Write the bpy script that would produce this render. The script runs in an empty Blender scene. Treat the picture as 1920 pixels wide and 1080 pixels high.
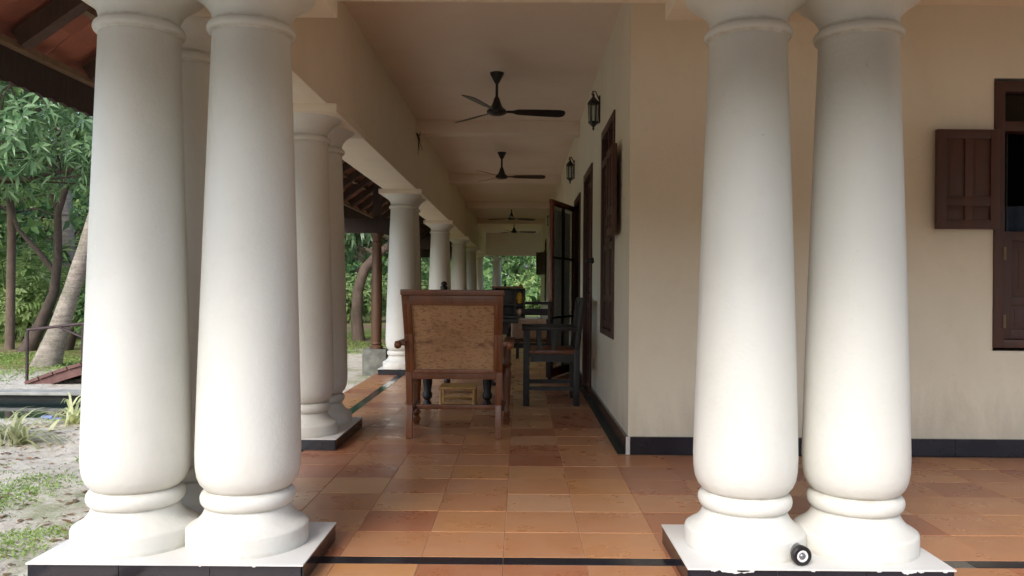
import bpy, bmesh, math, random
import numpy as np
from mathutils import Vector, Matrix

R = math.radians
random.seed(7)
rng = np.random.default_rng(11)
SC = bpy.context.scene
COL = SC.collection

# ------------------------------------------------------------------ camera, sky, sun, exposure
cam_d = bpy.data.cameras.new('camera')
cam = bpy.data.objects.new('camera', cam_d); COL.objects.link(cam)
cam_d.sensor_width = 36.0
cam_d.lens = 1500 / 1920 * 36.0
cam_d.shift_x = -15 / 1920
cam_d.shift_y = 0.0
cam_d.clip_start = 0.05; cam_d.clip_end = 900
cam.matrix_world = Matrix.Translation((0, 0, 1.0)) @ Matrix.Rotation(R(90), 4, 'X') @ Matrix.Rotation(R(0.42), 4, 'Z')
SC.camera = cam

SUN_EL, SUN_AZ = 36.0, 205.0          # azimuth clockwise from +Y, where the sun stands
world = bpy.data.worlds.new('World'); SC.world = world
world.use_nodes = True
wn = world.node_tree; wn.nodes.clear()
w_out = wn.nodes.new('ShaderNodeOutputWorld'); w_bg = wn.nodes.new('ShaderNodeBackground')
w_sky = wn.nodes.new('ShaderNodeTexSky'); w_sky.sky_type = 'NISHITA'; w_sky.sun_disc = False
w_sky.sun_elevation = R(SUN_EL); w_sky.sun_rotation = R(SUN_AZ)
w_sky.air_density = 1.0; w_sky.dust_density = 2.0; w_sky.ozone_density = 1.0
w_hsv = wn.nodes.new('ShaderNodeHueSaturation'); w_hsv.inputs['Saturation'].default_value = 0.9
wn.links.new(w_sky.outputs[0], w_hsv.inputs['Color']); wn.links.new(w_hsv.outputs[0], w_bg.inputs['Color'])
w_bg.inputs['Strength'].default_value = 0.15
wn.links.new(w_bg.outputs[0], w_out.inputs['Surface'])

sun_d = bpy.data.lights.new('sun', 'SUN'); sun_d.energy = 0.84; sun_d.angle = R(20); sun_d.color = (1.0, 0.99, 0.98)
sun = bpy.data.objects.new('sun', sun_d); COL.objects.link(sun)
_sd = Vector((math.sin(R(SUN_AZ)) * math.cos(R(SUN_EL)), math.cos(R(SUN_AZ)) * math.cos(R(SUN_EL)), math.sin(R(SUN_EL))))
sun.rotation_euler = _sd.to_track_quat('Z', 'Y').to_euler(); sun.location = (-6, -8, 12)

SC.view_settings.view_transform = 'Standard'; SC.view_settings.look = 'None'
SC.view_settings.exposure = 1.38; SC.view_settings.gamma = 1.0; SC.view_settings.use_curve_mapping = False
SC.render.engine = 'CYCLES'
cy = SC.cycles
cy.use_denoising = True
try: cy.denoiser = 'OPENIMAGEDENOISE'
except Exception: pass
cy.max_bounces = 12; cy.diffuse_bounces = 11; cy.glossy_bounces = 4; cy.transmission_bounces = 6; cy.transparent_max_bounces = 8
cy.caustics_reflective = False; cy.caustics_refractive = False
cy.sample_clamp_indirect = 6.0

# ------------------------------------------------------------------ materials
def new_mat(name):
    m = bpy.data.materials.new(name); m.use_nodes = True
    nt = m.node_tree; nt.nodes.clear()
    out = nt.nodes.new('ShaderNodeOutputMaterial'); b = nt.nodes.new('ShaderNodeBsdfPrincipled')
    nt.links.new(b.outputs[0], out.inputs['Surface'])
    return m, nt, b, out

def noise(nt, scale, detail=4, rough=0.55, coord='Object', stretch=None, dist=0.0):
    tc = nt.nodes.new('ShaderNodeTexCoord'); n = nt.nodes.new('ShaderNodeTexNoise')
    n.inputs['Scale'].default_value = scale; n.inputs['Detail'].default_value = detail
    n.inputs['Roughness'].default_value = rough; n.inputs['Distortion'].default_value = dist
    src = tc.outputs[coord]
    if coord == 'World':
        pass
    if stretch:
        mp = nt.nodes.new('ShaderNodeMapping'); mp.inputs['Scale'].default_value = stretch
        nt.links.new(src, mp.inputs[0]); src = mp.outputs[0]
    nt.links.new(src, n.inputs['Vector'])
    return n

def wnoise(nt, scale, detail=4, rough=0.55, stretch=None, dist=0.0):
    """noise on world position, so that repeats differ"""
    g = nt.nodes.new('ShaderNodeNewGeometry'); n = nt.nodes.new('ShaderNodeTexNoise')
    n.inputs['Scale'].default_value = scale; n.inputs['Detail'].default_value = detail
    n.inputs['Roughness'].default_value = rough; n.inputs['Distortion'].default_value = dist
    src = g.outputs['Position']
    if stretch:
        mp = nt.nodes.new('ShaderNodeMapping'); mp.inputs['Scale'].default_value = stretch
        nt.links.new(src, mp.inputs[0]); src = mp.outputs[0]
    nt.links.new(src, n.inputs['Vector'])
    return n

def ramp(nt, fac, stops, interp='LINEAR'):
    r = nt.nodes.new('ShaderNodeValToRGB'); r.color_ramp.interpolation = interp
    el = r.color_ramp.elements
    while len(el) < len(stops): el.new(0.5)
    for e, (p, c) in zip(el, stops):
        e.position = p; e.color = (c[0], c[1], c[2], 1) if not isinstance(c, (int, float)) else (c, c, c, 1)
    nt.links.new(fac, r.inputs[0])
    return r.outputs[0]

def mix(nt, fac, a, b, mode='MIX'):
    m = nt.nodes.new('ShaderNodeMix'); m.data_type = 'RGBA'; m.blend_type = mode
    for v, i in ((fac, 0), (a, 6), (b, 7)):
        if isinstance(v, (int, float)): m.inputs[i].default_value = v if i == 0 else (v, v, v, 1)
        elif isinstance(v, tuple): m.inputs[i].default_value = (v[0], v[1], v[2], 1)
        else: nt.links.new(v, m.inputs[i])
    return m.outputs[2]

def bump(nt, b, h, strength=0.2, dist=0.01):
    bp = nt.nodes.new('ShaderNodeBump'); bp.inputs['Strength'].default_value = strength; bp.inputs['Distance'].default_value = dist
    nt.links.new(h, bp.inputs['Height']); nt.links.new(bp.outputs[0], b.inputs['Normal'])

def paint_mat(name, col, dirt, rough=0.6, dirt_amt=0.35, streak=True, bumps=0.12, grime=0.0, joints=False):
    m, nt, b, o = new_mat(name)
    n1 = wnoise(nt, 1.3, 5, 0.6, (1, 1, 0.35) if streak else None, 0.4)
    n2 = wnoise(nt, 9, 5, 0.65)
    f1 = ramp(nt, n1.outputs['Fac'], [(0.42, 0.0), (0.72, dirt_amt)])
    c = mix(nt, f1, col, dirt)
    f2 = ramp(nt, n2.outputs['Fac'], [(0.55, 0.0), (0.8, 0.16)])
    c = mix(nt, f2, c, tuple(x * 0.82 for x in dirt))
    n4 = wnoise(nt, 34, 3, 0.6)
    f4 = ramp(nt, n4.outputs['Fac'], [(0.74, 0.0), (0.78, 0.45)])
    c = mix(nt, f4, c, tuple(x * 0.6 for x in dirt))
    if grime:
        g = nt.nodes.new('ShaderNodeNewGeometry'); sp = nt.nodes.new('ShaderNodeSeparateXYZ'); nt.links.new(g.outputs['Position'], sp.inputs[0])
        ns = wnoise(nt, 2.6, 6, 0.7, (1, 1, 0.25), 0.6)
        ad = nt.nodes.new('ShaderNodeMath'); ad.operation = 'MULTIPLY_ADD'; ad.inputs[1].default_value = -1.1; nt.links.new(sp.outputs['Z'], ad.inputs[0]); nt.links.new(ns.outputs['Fac'], ad.inputs[2])
        fg = ramp(nt, ad.outputs[0], [(0.12, 0.0), (0.5, grime)])
        c = mix(nt, fg, c, (0.30, 0.26, 0.20))
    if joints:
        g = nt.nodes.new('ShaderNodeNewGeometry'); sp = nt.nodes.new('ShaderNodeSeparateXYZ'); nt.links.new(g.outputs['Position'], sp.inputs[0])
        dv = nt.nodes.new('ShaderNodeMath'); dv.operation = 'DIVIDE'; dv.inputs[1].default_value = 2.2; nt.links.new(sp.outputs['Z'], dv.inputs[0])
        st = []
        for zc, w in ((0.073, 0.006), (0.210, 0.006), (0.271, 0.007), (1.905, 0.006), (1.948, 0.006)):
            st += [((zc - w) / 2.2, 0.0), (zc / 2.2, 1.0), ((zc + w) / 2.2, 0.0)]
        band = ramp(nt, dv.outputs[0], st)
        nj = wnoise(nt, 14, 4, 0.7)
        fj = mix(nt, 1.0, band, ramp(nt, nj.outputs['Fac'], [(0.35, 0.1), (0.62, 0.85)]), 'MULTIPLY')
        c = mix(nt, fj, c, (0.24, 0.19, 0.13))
    nt.links.new(c, b.inputs['Base Color'])
    b.inputs['Roughness'].default_value = rough
    n3 = wnoise(nt, 55, 6, 0.6)
    n5 = wnoise(nt, 4, 4, 0.6)
    hh = mix(nt, 0.7, n3.outputs['Fac'], n5.outputs['Fac'])
    bump(nt, b, hh, bumps, 0.02)
    return m

M = {}
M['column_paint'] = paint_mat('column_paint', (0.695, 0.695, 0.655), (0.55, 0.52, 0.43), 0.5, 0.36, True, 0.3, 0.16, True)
M['plinth_paint'] = paint_mat('plinth_paint', (0.66, 0.66, 0.64), (0.50, 0.46, 0.40), 0.45, 0.4, False)
M['wall_paint'] = paint_mat('wall_paint', (0.775, 0.745, 0.615), (0.63, 0.57, 0.43), 0.6, 0.45, True, 0.3, 0.42)
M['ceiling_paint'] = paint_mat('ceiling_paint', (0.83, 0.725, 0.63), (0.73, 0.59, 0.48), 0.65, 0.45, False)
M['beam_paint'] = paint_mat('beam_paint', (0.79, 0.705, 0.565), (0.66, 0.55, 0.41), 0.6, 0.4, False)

def wood_mat(name, c1, c2, rough=0.45, scale=9, axis=(1, 1, 0.12)):
    m, nt, b, o = new_mat(name)
    n = noise(nt, scale, 6, 0.6, 'Object', axis, 0.6)
    n2 = noise(nt, scale * 7, 3, 0.6, 'Object', axis)
    f = mix(nt, 0.35, n.outputs['Fac'], n2.outputs['Fac'])
    c = ramp(nt, f, [(0.3, c1), (0.7, c2)])
    oi = nt.nodes.new('ShaderNodeObjectInfo')
    v = ramp(nt, oi.outputs['Random'], [(0, 0.82), (1, 1.12)])
    c = mix(nt, 1.0, c, v, 'MULTIPLY')
    nt.links.new(c, b.inputs['Base Color'])
    rr = ramp(nt, n2.outputs['Fac'], [(0.3, rough * 0.8), (0.7, min(1, rough * 1.3))])
    nt.links.new(rr, b.inputs['Roughness'])
    bump(nt, b, f, 0.15, 0.005)
    return m
M['red_wood'] = wood_mat('red_wood', (0.105, 0.034, 0.013), (0.20, 0.072, 0.027), 0.34)
M['black_wood'] = wood_mat('black_wood', (0.006, 0.006, 0.007), (0.015, 0.013, 0.014), 0.42)
M['shutter_wood'] = wood_mat('shutter_wood', (0.046, 0.020, 0.014), (0.092, 0.037, 0.026), 0.5)
M['roof_wood'] = wood_mat('roof_wood', (0.028, 0.016, 0.012), (0.052, 0.029, 0.021), 0.85)
M['rafter_wood'] = wood_mat('rafter_wood', (0.04, 0.021, 0.014), (0.085, 0.045, 0.030), 0.8)
M['batten_wood'] = wood_mat('batten_wood', (0.15, 0.09, 0.05), (0.26, 0.165, 0.095), 0.65, 7)
M['post_wood'] = wood_mat('post_wood', (0.07, 0.034, 0.018), (0.15, 0.07, 0.034), 0.5)
M['door_wood'] = wood_mat('door_wood', (0.17, 0.045, 0.02), (0.30, 0.095, 0.045), 0.35)
M['bamboo'] = wood_mat('bamboo', (0.40, 0.23, 0.08), (0.58, 0.36, 0.14), 0.4, 14)
M['deck_wood'] = wood_mat('deck_wood', (0.085, 0.035, 0.03), (0.17, 0.08, 0.07), 0.55)

def plain(name, col, rough=0.5, metal=0.0, var=0.15, scale=12, bumps=0.0):
    m, nt, b, o = new_mat(name)
    n = noise(nt, scale, 5, 0.6)
    c = ramp(nt, n.outputs['Fac'], [(0.3, tuple(x * (1 - var) for x in col)), (0.7, tuple(min(1, x * (1 + var)) for x in col))])
    nt.links.new(c, b.inputs['Base Color'])
    b.inputs['Roughness'].default_value = rough; b.inputs['Metallic'].default_value = metal
    if bumps: bump(nt, b, n.outputs['Fac'], bumps, 0.01)
    return m
M['black_tile'] = plain('black_tile', (0.012, 0.013, 0.019), 0.2, 0, 0.3, 5)
M['green_sheen_stone'] = plain('green_sheen_stone', (0.03, 0.075, 0.055), 0.1, 0, 0.5, 18)  # polished black stone with the garden's green reflection put into its colour
M['grey_stone_strip'] = plain('grey_stone_strip', (0.09, 0.085, 0.075), 0.15, 0, 0.3, 8)
M['olive_stone'] = plain('olive_stone', (0.055, 0.062, 0.050), 0.12, 0, 0.4, 8)
M['pale_stone_strip'] = plain('pale_stone_strip', (0.5, 0.48, 0.42), 0.2, 0, 0.15, 8)
M['grout'] = plain('grout', (0.34, 0.19, 0.11), 0.85, 0, 0.45, 3, 0.2)
M['white_joint'] = plain('white_joint', (0.55, 0.54, 0.52), 0.7, 0, 0.1)
M['black_metal'] = plain('black_metal', (0.018, 0.016, 0.017), 0.38, 0.2, 0.25, 25)
M['rust_metal'] = plain('rust_metal', (0.055, 0.035, 0.035), 0.6, 0.3, 0.4, 25, 0.2)
M['grey_metal'] = plain('grey_metal', (0.22, 0.22, 0.24), 0.35, 0.7, 0.1)
M['white_plastic'] = plain('white_plastic', (0.75, 0.75, 0.74), 0.3, 0, 0.03)
M['outlet_plastic'] = plain('outlet_plastic', (0.30, 0.26, 0.20), 0.4, 0, 0.1)
M['bounce_brown'] = plain('bounce_brown', (0.20, 0.135, 0.075), 0.85, 0, 0.35, 3, 0.3)  # brown of the added bounce slab
M['grey_block'] = plain('grey_block', (0.15, 0.155, 0.135), 0.85, 0, 0.4, 9, 0.4)
M['kerb_stone'] = plain('kerb_stone', (0.30, 0.30, 0.27), 0.8, 0, 0.3, 7, 0.4)
M['dark_room'] = plain('dark_room', (0.10, 0.09, 0.085), 0.9)
M['wet_stone'] = plain('wet_stone', (0.035, 0.04, 0.035), 0.5, 0, 0.4, 7)
M['curtain'] = plain('curtain', (0.03, 0.05, 0.085), 0.9, 0, 0.3, 4)
M['streak_white'] = plain('streak_white', (0.62, 0.60, 0.56), 0.9, 0, 0.2, 4)
def translucent_mat(name, col):
    m, nt, b, o = new_mat(name)
    b.inputs['Base Color'].default_value = (*col, 1); b.inputs['Roughness'].default_value = 0.9
    tl = nt.nodes.new('ShaderNodeBsdfTranslucent'); tl.inputs['Color'].default_value = (*col, 1)
    mx = nt.nodes.new('ShaderNodeMixShader'); mx.inputs[0].default_value = 0.5
    nt.links.new(b.outputs[0], mx.inputs[1]); nt.links.new(tl.outputs[0], mx.inputs[2]); nt.links.new(mx.outputs[0], o.inputs['Surface'])
    return m
M['streak_white'] = translucent_mat('streak_white', (0.50, 0.49, 0.47))  # pale translucent stand-in for columns mirrored in the door panes
M['yellow_panel'] = plain('yellow_panel', (0.72, 0.46, 0.06), 0.5, 0, 0.35, 20)
M['cream_cloth'] = plain('cream_cloth', (0.72, 0.52, 0.38), 0.85, 0, 0.15, 20)
M['pale_disc'] = plain('pale_disc', (0.62, 0.48, 0.34), 0.5, 0, 0.1, 20)
M['brass'] = plain('brass', (0.5, 0.33, 0.1), 0.3, 0.9, 0.2, 20)
M['old_hinge'] = plain('old_hinge', (0.16, 0.11, 0.06), 0.5, 0.3, 0.2, 20)
M['patch_white'] = plain('patch_white', (0.78, 0.78, 0.77), 0.8, 0, 0.06, 3)
M['blue_plastic'] = plain('blue_plastic', (0.25, 0.33, 0.62), 0.4, 0, 0.4, 30)
M['twig'] = plain('twig', (0.07, 0.05, 0.03), 0.8, 0, 0.3, 30)

def glass_mat(name, col=(0.02, 0.022, 0.025), rough=0.04):
    m, nt, b, o = new_mat(name)
    gl = nt.nodes.new('ShaderNodeBsdfGlossy'); gl.inputs['Roughness'].default_value = rough
    tr = nt.nodes.new('ShaderNodeBsdfTransparent'); tr.inputs['Color'].default_value = (0.72, 0.75, 0.74, 1)
    lw_ = nt.nodes.new('ShaderNodeLayerWeight'); lw_.inputs['Blend'].default_value = 0.5
    pw = nt.nodes.new('ShaderNodeMath'); pw.operation = 'POWER'; pw.inputs[1].default_value = 3.5; nt.links.new(lw_.outputs['Facing'], pw.inputs[0])
    fr = nt.nodes.new('ShaderNodeMath'); fr.operation = 'MULTIPLY_ADD'; fr.inputs[1].default_value = 0.45; fr.inputs[2].default_value = 0.03; nt.links.new(pw.outputs[0], fr.inputs[0])
    mx = nt.nodes.new('ShaderNodeMixShader')
    nt.links.new(fr.outputs[0], mx.inputs[0]); nt.links.new(tr.outputs[0], mx.inputs[1]); nt.links.new(gl.outputs[0], mx.inputs[2])
    nt.links.new(mx.outputs[0], o.inputs['Surface']); nt.nodes.remove(b)
    return m
M['glass'] = glass_mat('glass')

def tile_mat(name, per_island=False):
    m, nt, b, o = new_mat(name)
    if per_island:
        g = nt.nodes.new('ShaderNodeNewGeometry'); rnd = g.outputs['Random Per Island']
    else:
        oi = nt.nodes.new('ShaderNodeObjectInfo'); rnd = oi.outputs['Random']
    base = ramp(nt, rnd, [(0.0, (0.35, 0.125, 0.065)), (0.22, (0.42, 0.165, 0.080)), (0.45, (0.48, 0.215, 0.098)),
                          (0.68, (0.52, 0.25, 0.125)), (0.86, (0.56, 0.26, 0.095)), (1.0, (0.58, 0.33, 0.19))])
    g2 = nt.nodes.new('ShaderNodeNewGeometry')
    off = nt.nodes.new('ShaderNodeVectorMath'); off.operation = 'SCALE'; off.inputs[0].default_value = (37.0, 91.0, 13.0); nt.links.new(rnd, off.inputs['Scale'])
    add = nt.nodes.new('ShaderNodeVectorMath'); add.operation = 'ADD'; nt.links.new(g2.outputs['Position'], add.inputs[0]); nt.links.new(off.outputs[0], add.inputs[1])
    def tn(sc, det, ds):
        n = nt.nodes.new('ShaderNodeTexNoise'); n.inputs['Scale'].default_value = sc; n.inputs['Detail'].default_value = det; n.inputs['Distortion'].default_value = ds; n.inputs['Roughness'].default_value = 0.62
        nt.links.new(add.outputs[0], n.inputs['Vector']); return n
    n1 = tn(4.0, 5, 0.0); n2 = tn(9, 5, 0.0); n3 = wnoise(nt, 0.9, 4, 0.6); n4 = tn(70, 4, 0.3)
    c = mix(nt, ramp(nt, n1.outputs['Fac'], [(0.44, 0.0), (0.70, 0.34)]), base, (0.50, 0.31, 0.20))
    c = mix(nt, ramp(nt, n2.outputs['Fac'], [(0.50, 0.0), (0.78, 0.16)]), c, (0.26, 0.085, 0.05))
    c = mix(nt, ramp(nt, n4.outputs['Fac'], [(0.60, 0.0), (0.70, 0.2)]), c, (0.20, 0.09, 0.055))
    c = mix(nt, ramp(nt, n3.outputs['Fac'], [(0.44, 0.0), (0.68, 0.16)]), c, (0.36, 0.18, 0.125))
    hs = nt.nodes.new('ShaderNodeHueSaturation'); hs.inputs['Hue'].default_value = 0.502; hs.inputs['Saturation'].default_value = 1.0; hs.inputs['Value'].default_value = 0.90; nt.links.new(c, hs.inputs['Color']); c = hs.outputs[0]
    nt.links.new(c, b.inputs['Base Color'])
    rr = ramp(nt, n1.outputs['Fac'], [(0.3, 0.22), (0.7, 0.42)])
    nt.links.new(rr, b.inputs['Roughness'])
    b.inputs['Specular IOR Level'].default_value = 0.5
    bump(nt, b, n2.outputs['Fac'], 0.08, 0.006)
    return m
M['floor_tile'] = tile_mat('floor_tile')
M['floor_tile_far'] = tile_mat('floor_tile_far', True)

def rooftile_mat(name):
    m, nt, b, o = new_mat(name)
    oi = nt.nodes.new('ShaderNodeObjectInfo')
    base = ramp(nt, oi.outputs['Random'], [(0, (0.28, 0.085, 0.05)), (0.5, (0.36, 0.12, 0.07)), (1, (0.42, 0.165, 0.10))])
    n = wnoise(nt, 7, 6, 0.65, None, 1.5)
    c = mix(nt, ramp(nt, n.outputs['Fac'], [(0.45, 0.0), (0.75, 0.6)]), base, (0.17, 0.08, 0.055))
    nt.links.new(c, b.inputs['Base Color']); b.inputs['Roughness'].default_value = 0.8
    bump(nt, b, n.outputs['Fac'], 0.3, 0.01)
    return m
M['roof_tile'] = rooftile_mat('roof_tile')

def cane_mat():
    m, nt, b, o = new_mat('cane')
    tc = nt.nodes.new('ShaderNodeTexCoord')
    w1 = nt.nodes.new('ShaderNodeTexWave'); w1.inputs['Scale'].default_value = 46; w1.bands_direction = 'X'
    w2 = nt.nodes.new('ShaderNodeTexWave'); w2.inputs['Scale'].default_value = 46; w2.bands_direction = 'Z'
    nt.links.new(tc.outputs['Object'], w1.inputs[0]); nt.links.new(tc.outputs['Object'], w2.inputs[0])
    wv = mix(nt, 1.0, w1.outputs['Fac'], w2.outputs['Fac'], 'MULTIPLY')
    n1 = noise(nt, 7, 8, 0.8, 'Object', (0.7, 1, 1.3), 0.2); n2 = noise(nt, 55, 5, 0.75, 'Object', (0.6, 1, 1.6)); n3 = noise(nt, 2.2, 3, 0.5)
    c = ramp(nt, n3.outputs['Fac'], [(0.35, (0.40, 0.22, 0.10)), (0.68, (0.56, 0.345, 0.175))])
    c = mix(nt, ramp(nt, wv, [(0.0, 0.35), (0.4, 0.0)]), c, (0.14, 0.06, 0.03))
    c = mix(nt, ramp(nt, n1.outputs['Fac'], [(0.53, 0.0), (0.66, 0.85)]), c, (0.11, 0.045, 0.025))
    c = mix(nt, ramp(nt, n2.outputs['Fac'], [(0.52, 0.0), (0.60, 0.65)]), c, (0.15, 0.065, 0.03))
    nt.links.new(c, b.inputs['Base Color']); b.inputs['Roughness'].default_value = 0.6
    bump(nt, b, wv, 0.4, 0.003)
    return m
M['cane'] = cane_mat()

def ground_mat():
    m, nt, b, o = new_mat('ground')
    g = nt.nodes.new('ShaderNodeNewGeometry'); sp = nt.nodes.new('ShaderNodeSeparateXYZ'); nt.links.new(g.outputs['Position'], sp.inputs[0])
    n1 = wnoise(nt, 0.8, 7, 0.65); n2 = wnoise(nt, 7, 7, 0.7); n3 = wnoise(nt, 45, 5, 0.7); n4 = wnoise(nt, 0.35, 4, 0.6)
    sand = ramp(nt, n2.outputs['Fac'], [(0.28, (0.27, 0.235, 0.185)), (0.45, (0.50, 0.46, 0.385)), (0.72, (0.64, 0.61, 0.54))])
    sand = mix(nt, ramp(nt, n3.outputs['Fac'], [(0.56, 0.0), (0.70, 0.6)]), sand, (0.20, 0.16, 0.11))
    grass = ramp(nt, n2.outputs['Fac'], [(0.3, (0.09, 0.12, 0.03)), (0.5, (0.20, 0.24, 0.06)), (0.75, (0.36, 0.36, 0.13))])
    litter = ramp(nt, n3.outputs['Fac'], [(0.35, (0.11, 0.075, 0.05)), (0.65, (0.30, 0.22, 0.14))])
    # distance from the house front edge of the lawn: -x - 0.45 y - 7 > 0 or y > 12
    def mth(op, a, bb, clamp=False):
        n = nt.nodes.new('ShaderNodeMath'); n.operation = op; n.use_clamp = clamp
        for v, i in ((a, 0), (bb, 1)):
            if isinstance(v, (int, float)): n.inputs[i].default_value = v
            else: nt.links.new(v, n.inputs[i])
        return n.outputs[0]
    d1 = mth('MULTIPLY', mth('ADD', mth('ADD', sp.outputs['Y'], -14.6), mth('ADD', mth('MULTIPLY', n1.outputs['Fac'], 2.4), mth('MULTIPLY', mth('ADD', sp.outputs['X'], 3.0), -1.1))), 0.5)
    m1 = mth('ADD', d1, 0, True)
    c = mix(nt, ramp(nt, n1.outputs['Fac'], [(0.53, 0.0), (0.62, 0.55)]), sand, (0.15, 0.20, 0.06))
    lawn = mix(nt, ramp(nt, n4.outputs['Fac'], [(0.42, 0.0), (0.60, 1.0)]), grass, litter)
    c = mix(nt, m1, c, lawn)
    nt.links.new(c, b.inputs['Base Color']); b.inputs['Roughness'].default_value = 0.95
    b.inputs['Specular IOR Level'].default_value = 0.15
    h = mix(nt, 0.5, n2.outputs['Fac'], n3.outputs['Fac'])
    bump(nt, b, h, 0.6, 0.04)
    return m
M['ground'] = ground_mat()

def leaf_mat(name, dark, mid, light, trans=0.35, rough=0.45):
    m, nt, b, o = new_mat(name)
    g = nt.nodes.new('ShaderNodeNewGeometry')
    oi = nt.nodes.new('ShaderNodeObjectInfo')
    c = ramp(nt, g.outputs['Random Per Island'], [(0.0, dark), (0.5, mid), (1.0, light)])
    n = wnoise(nt, 0.9, 3, 0.6)
    c = mix(nt, ramp(nt, n.outputs['Fac'], [(0.38, 0.0), (0.68, 0.75)]), c, light)
    v = ramp(nt, oi.outputs['Random'], [(0, 0.8), (1, 1.2)])
    c = mix(nt, 1.0, c, v, 'MULTIPLY')
    nt.links.new(c, b.inputs['Base Color']); b.inputs['Roughness'].default_value = rough
    tl = nt.nodes.new('ShaderNodeBsdfTranslucent'); nt.links.new(c, tl.inputs['Color'])
    mx = nt.nodes.new('ShaderNodeMixShader'); mx.inputs[0].default_value = trans
    nt.links.new(b.outputs[0], mx.inputs[1]); nt.links.new(tl.outputs[0], mx.inputs[2])
    nt.links.new(mx.outputs[0], o.inputs['Surface'])
    return m
M['leaf_mango'] = leaf_mat('leaf_mango', (0.05, 0.115, 0.05), (0.13, 0.26, 0.11), (0.29, 0.43, 0.22), 0.35, 0.34)
M['leaf_green'] = leaf_mat('leaf_green', (0.05, 0.11, 0.04), (0.11, 0.22, 0.07), (0.22, 0.36, 0.11))
M['leaf_light'] = leaf_mat('leaf_light', (0.11, 0.20, 0.06), (0.22, 0.34, 0.11), (0.38, 0.48, 0.19), 0.45)
M['leaf_dark'] = leaf_mat('leaf_dark', (0.035, 0.075, 0.03), (0.07, 0.145, 0.05), (0.14, 0.25, 0.08))
M['palm_leaf'] = leaf_mat('palm_leaf', (0.07, 0.12, 0.04), (0.14, 0.23, 0.07), (0.26, 0.36, 0.12), 0.35, 0.4)
M['pale_blade'] = leaf_mat('pale_blade', (0.30, 0.36, 0.14), (0.50, 0.54, 0.26), (0.68, 0.68, 0.42), 0.4, 0.45)
M['grass_blade'] = leaf_mat('grass_blade', (0.11, 0.20, 0.04), (0.20, 0.33, 0.07), (0.32, 0.44, 0.12), 0.4, 0.6)
M['dry_leaf'] = plain('dry_leaf', (0.20, 0.12, 0.06), 0.8, 0, 0.5, 3)
M['pebble'] = plain('pebble', (0.30, 0.28, 0.25), 0.85, 0, 0.5, 3)

def bark_mat(name, c1, c2, ringy=False):
    m, nt, b, o = new_mat(name)
    n = noise(nt, 6, 7, 0.7, 'Object', (1, 1, 0.4) if not ringy else (0.5, 0.5, 3.5), 0.6)
    n2 = noise(nt, 30, 5, 0.7)
    f = mix(nt, 0.4, n.outputs['Fac'], n2.outputs['Fac'])
    c = ramp(nt, f, [(0.35, c1), (0.65, c2)])
    n3 = wnoise(nt, 3, 4, 0.6)
    c = mix(nt, ramp(nt, n3.outputs['Fac'], [(0.5, 0.0), (0.7, 0.5)]), c, (c1[0] * 0.8, c1[1] * 1.05, c1[2] * 0.8))
    nt.links.new(c, b.inputs['Base Color']); b.inputs['Roughness'].default_value = 0.9
    bump(nt, b, f, 0.7, 0.03)
    return m
M['bark_dark'] = bark_mat('bark_dark', (0.05, 0.035, 0.028), (0.13, 0.095, 0.075))
M['bark_brown'] = bark_mat('bark_brown', (0.09, 0.06, 0.045), (0.20, 0.145, 0.11))
M['palm_bark'] = bark_mat('palm_bark', (0.13, 0.105, 0.085), (0.42, 0.37, 0.31), True)

def water_mat():
    m, nt, b, o = new_mat('water')
    b.inputs['Base Color'].default_value = (0.018, 0.03, 0.03, 1); b.inputs['Roughness'].default_value = 0.06
    n = wnoise(nt, 9, 3, 0.5); bump(nt, b, n.outputs['Fac'], 0.12, 0.01)
    return m
M['water'] = water_mat()

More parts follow.
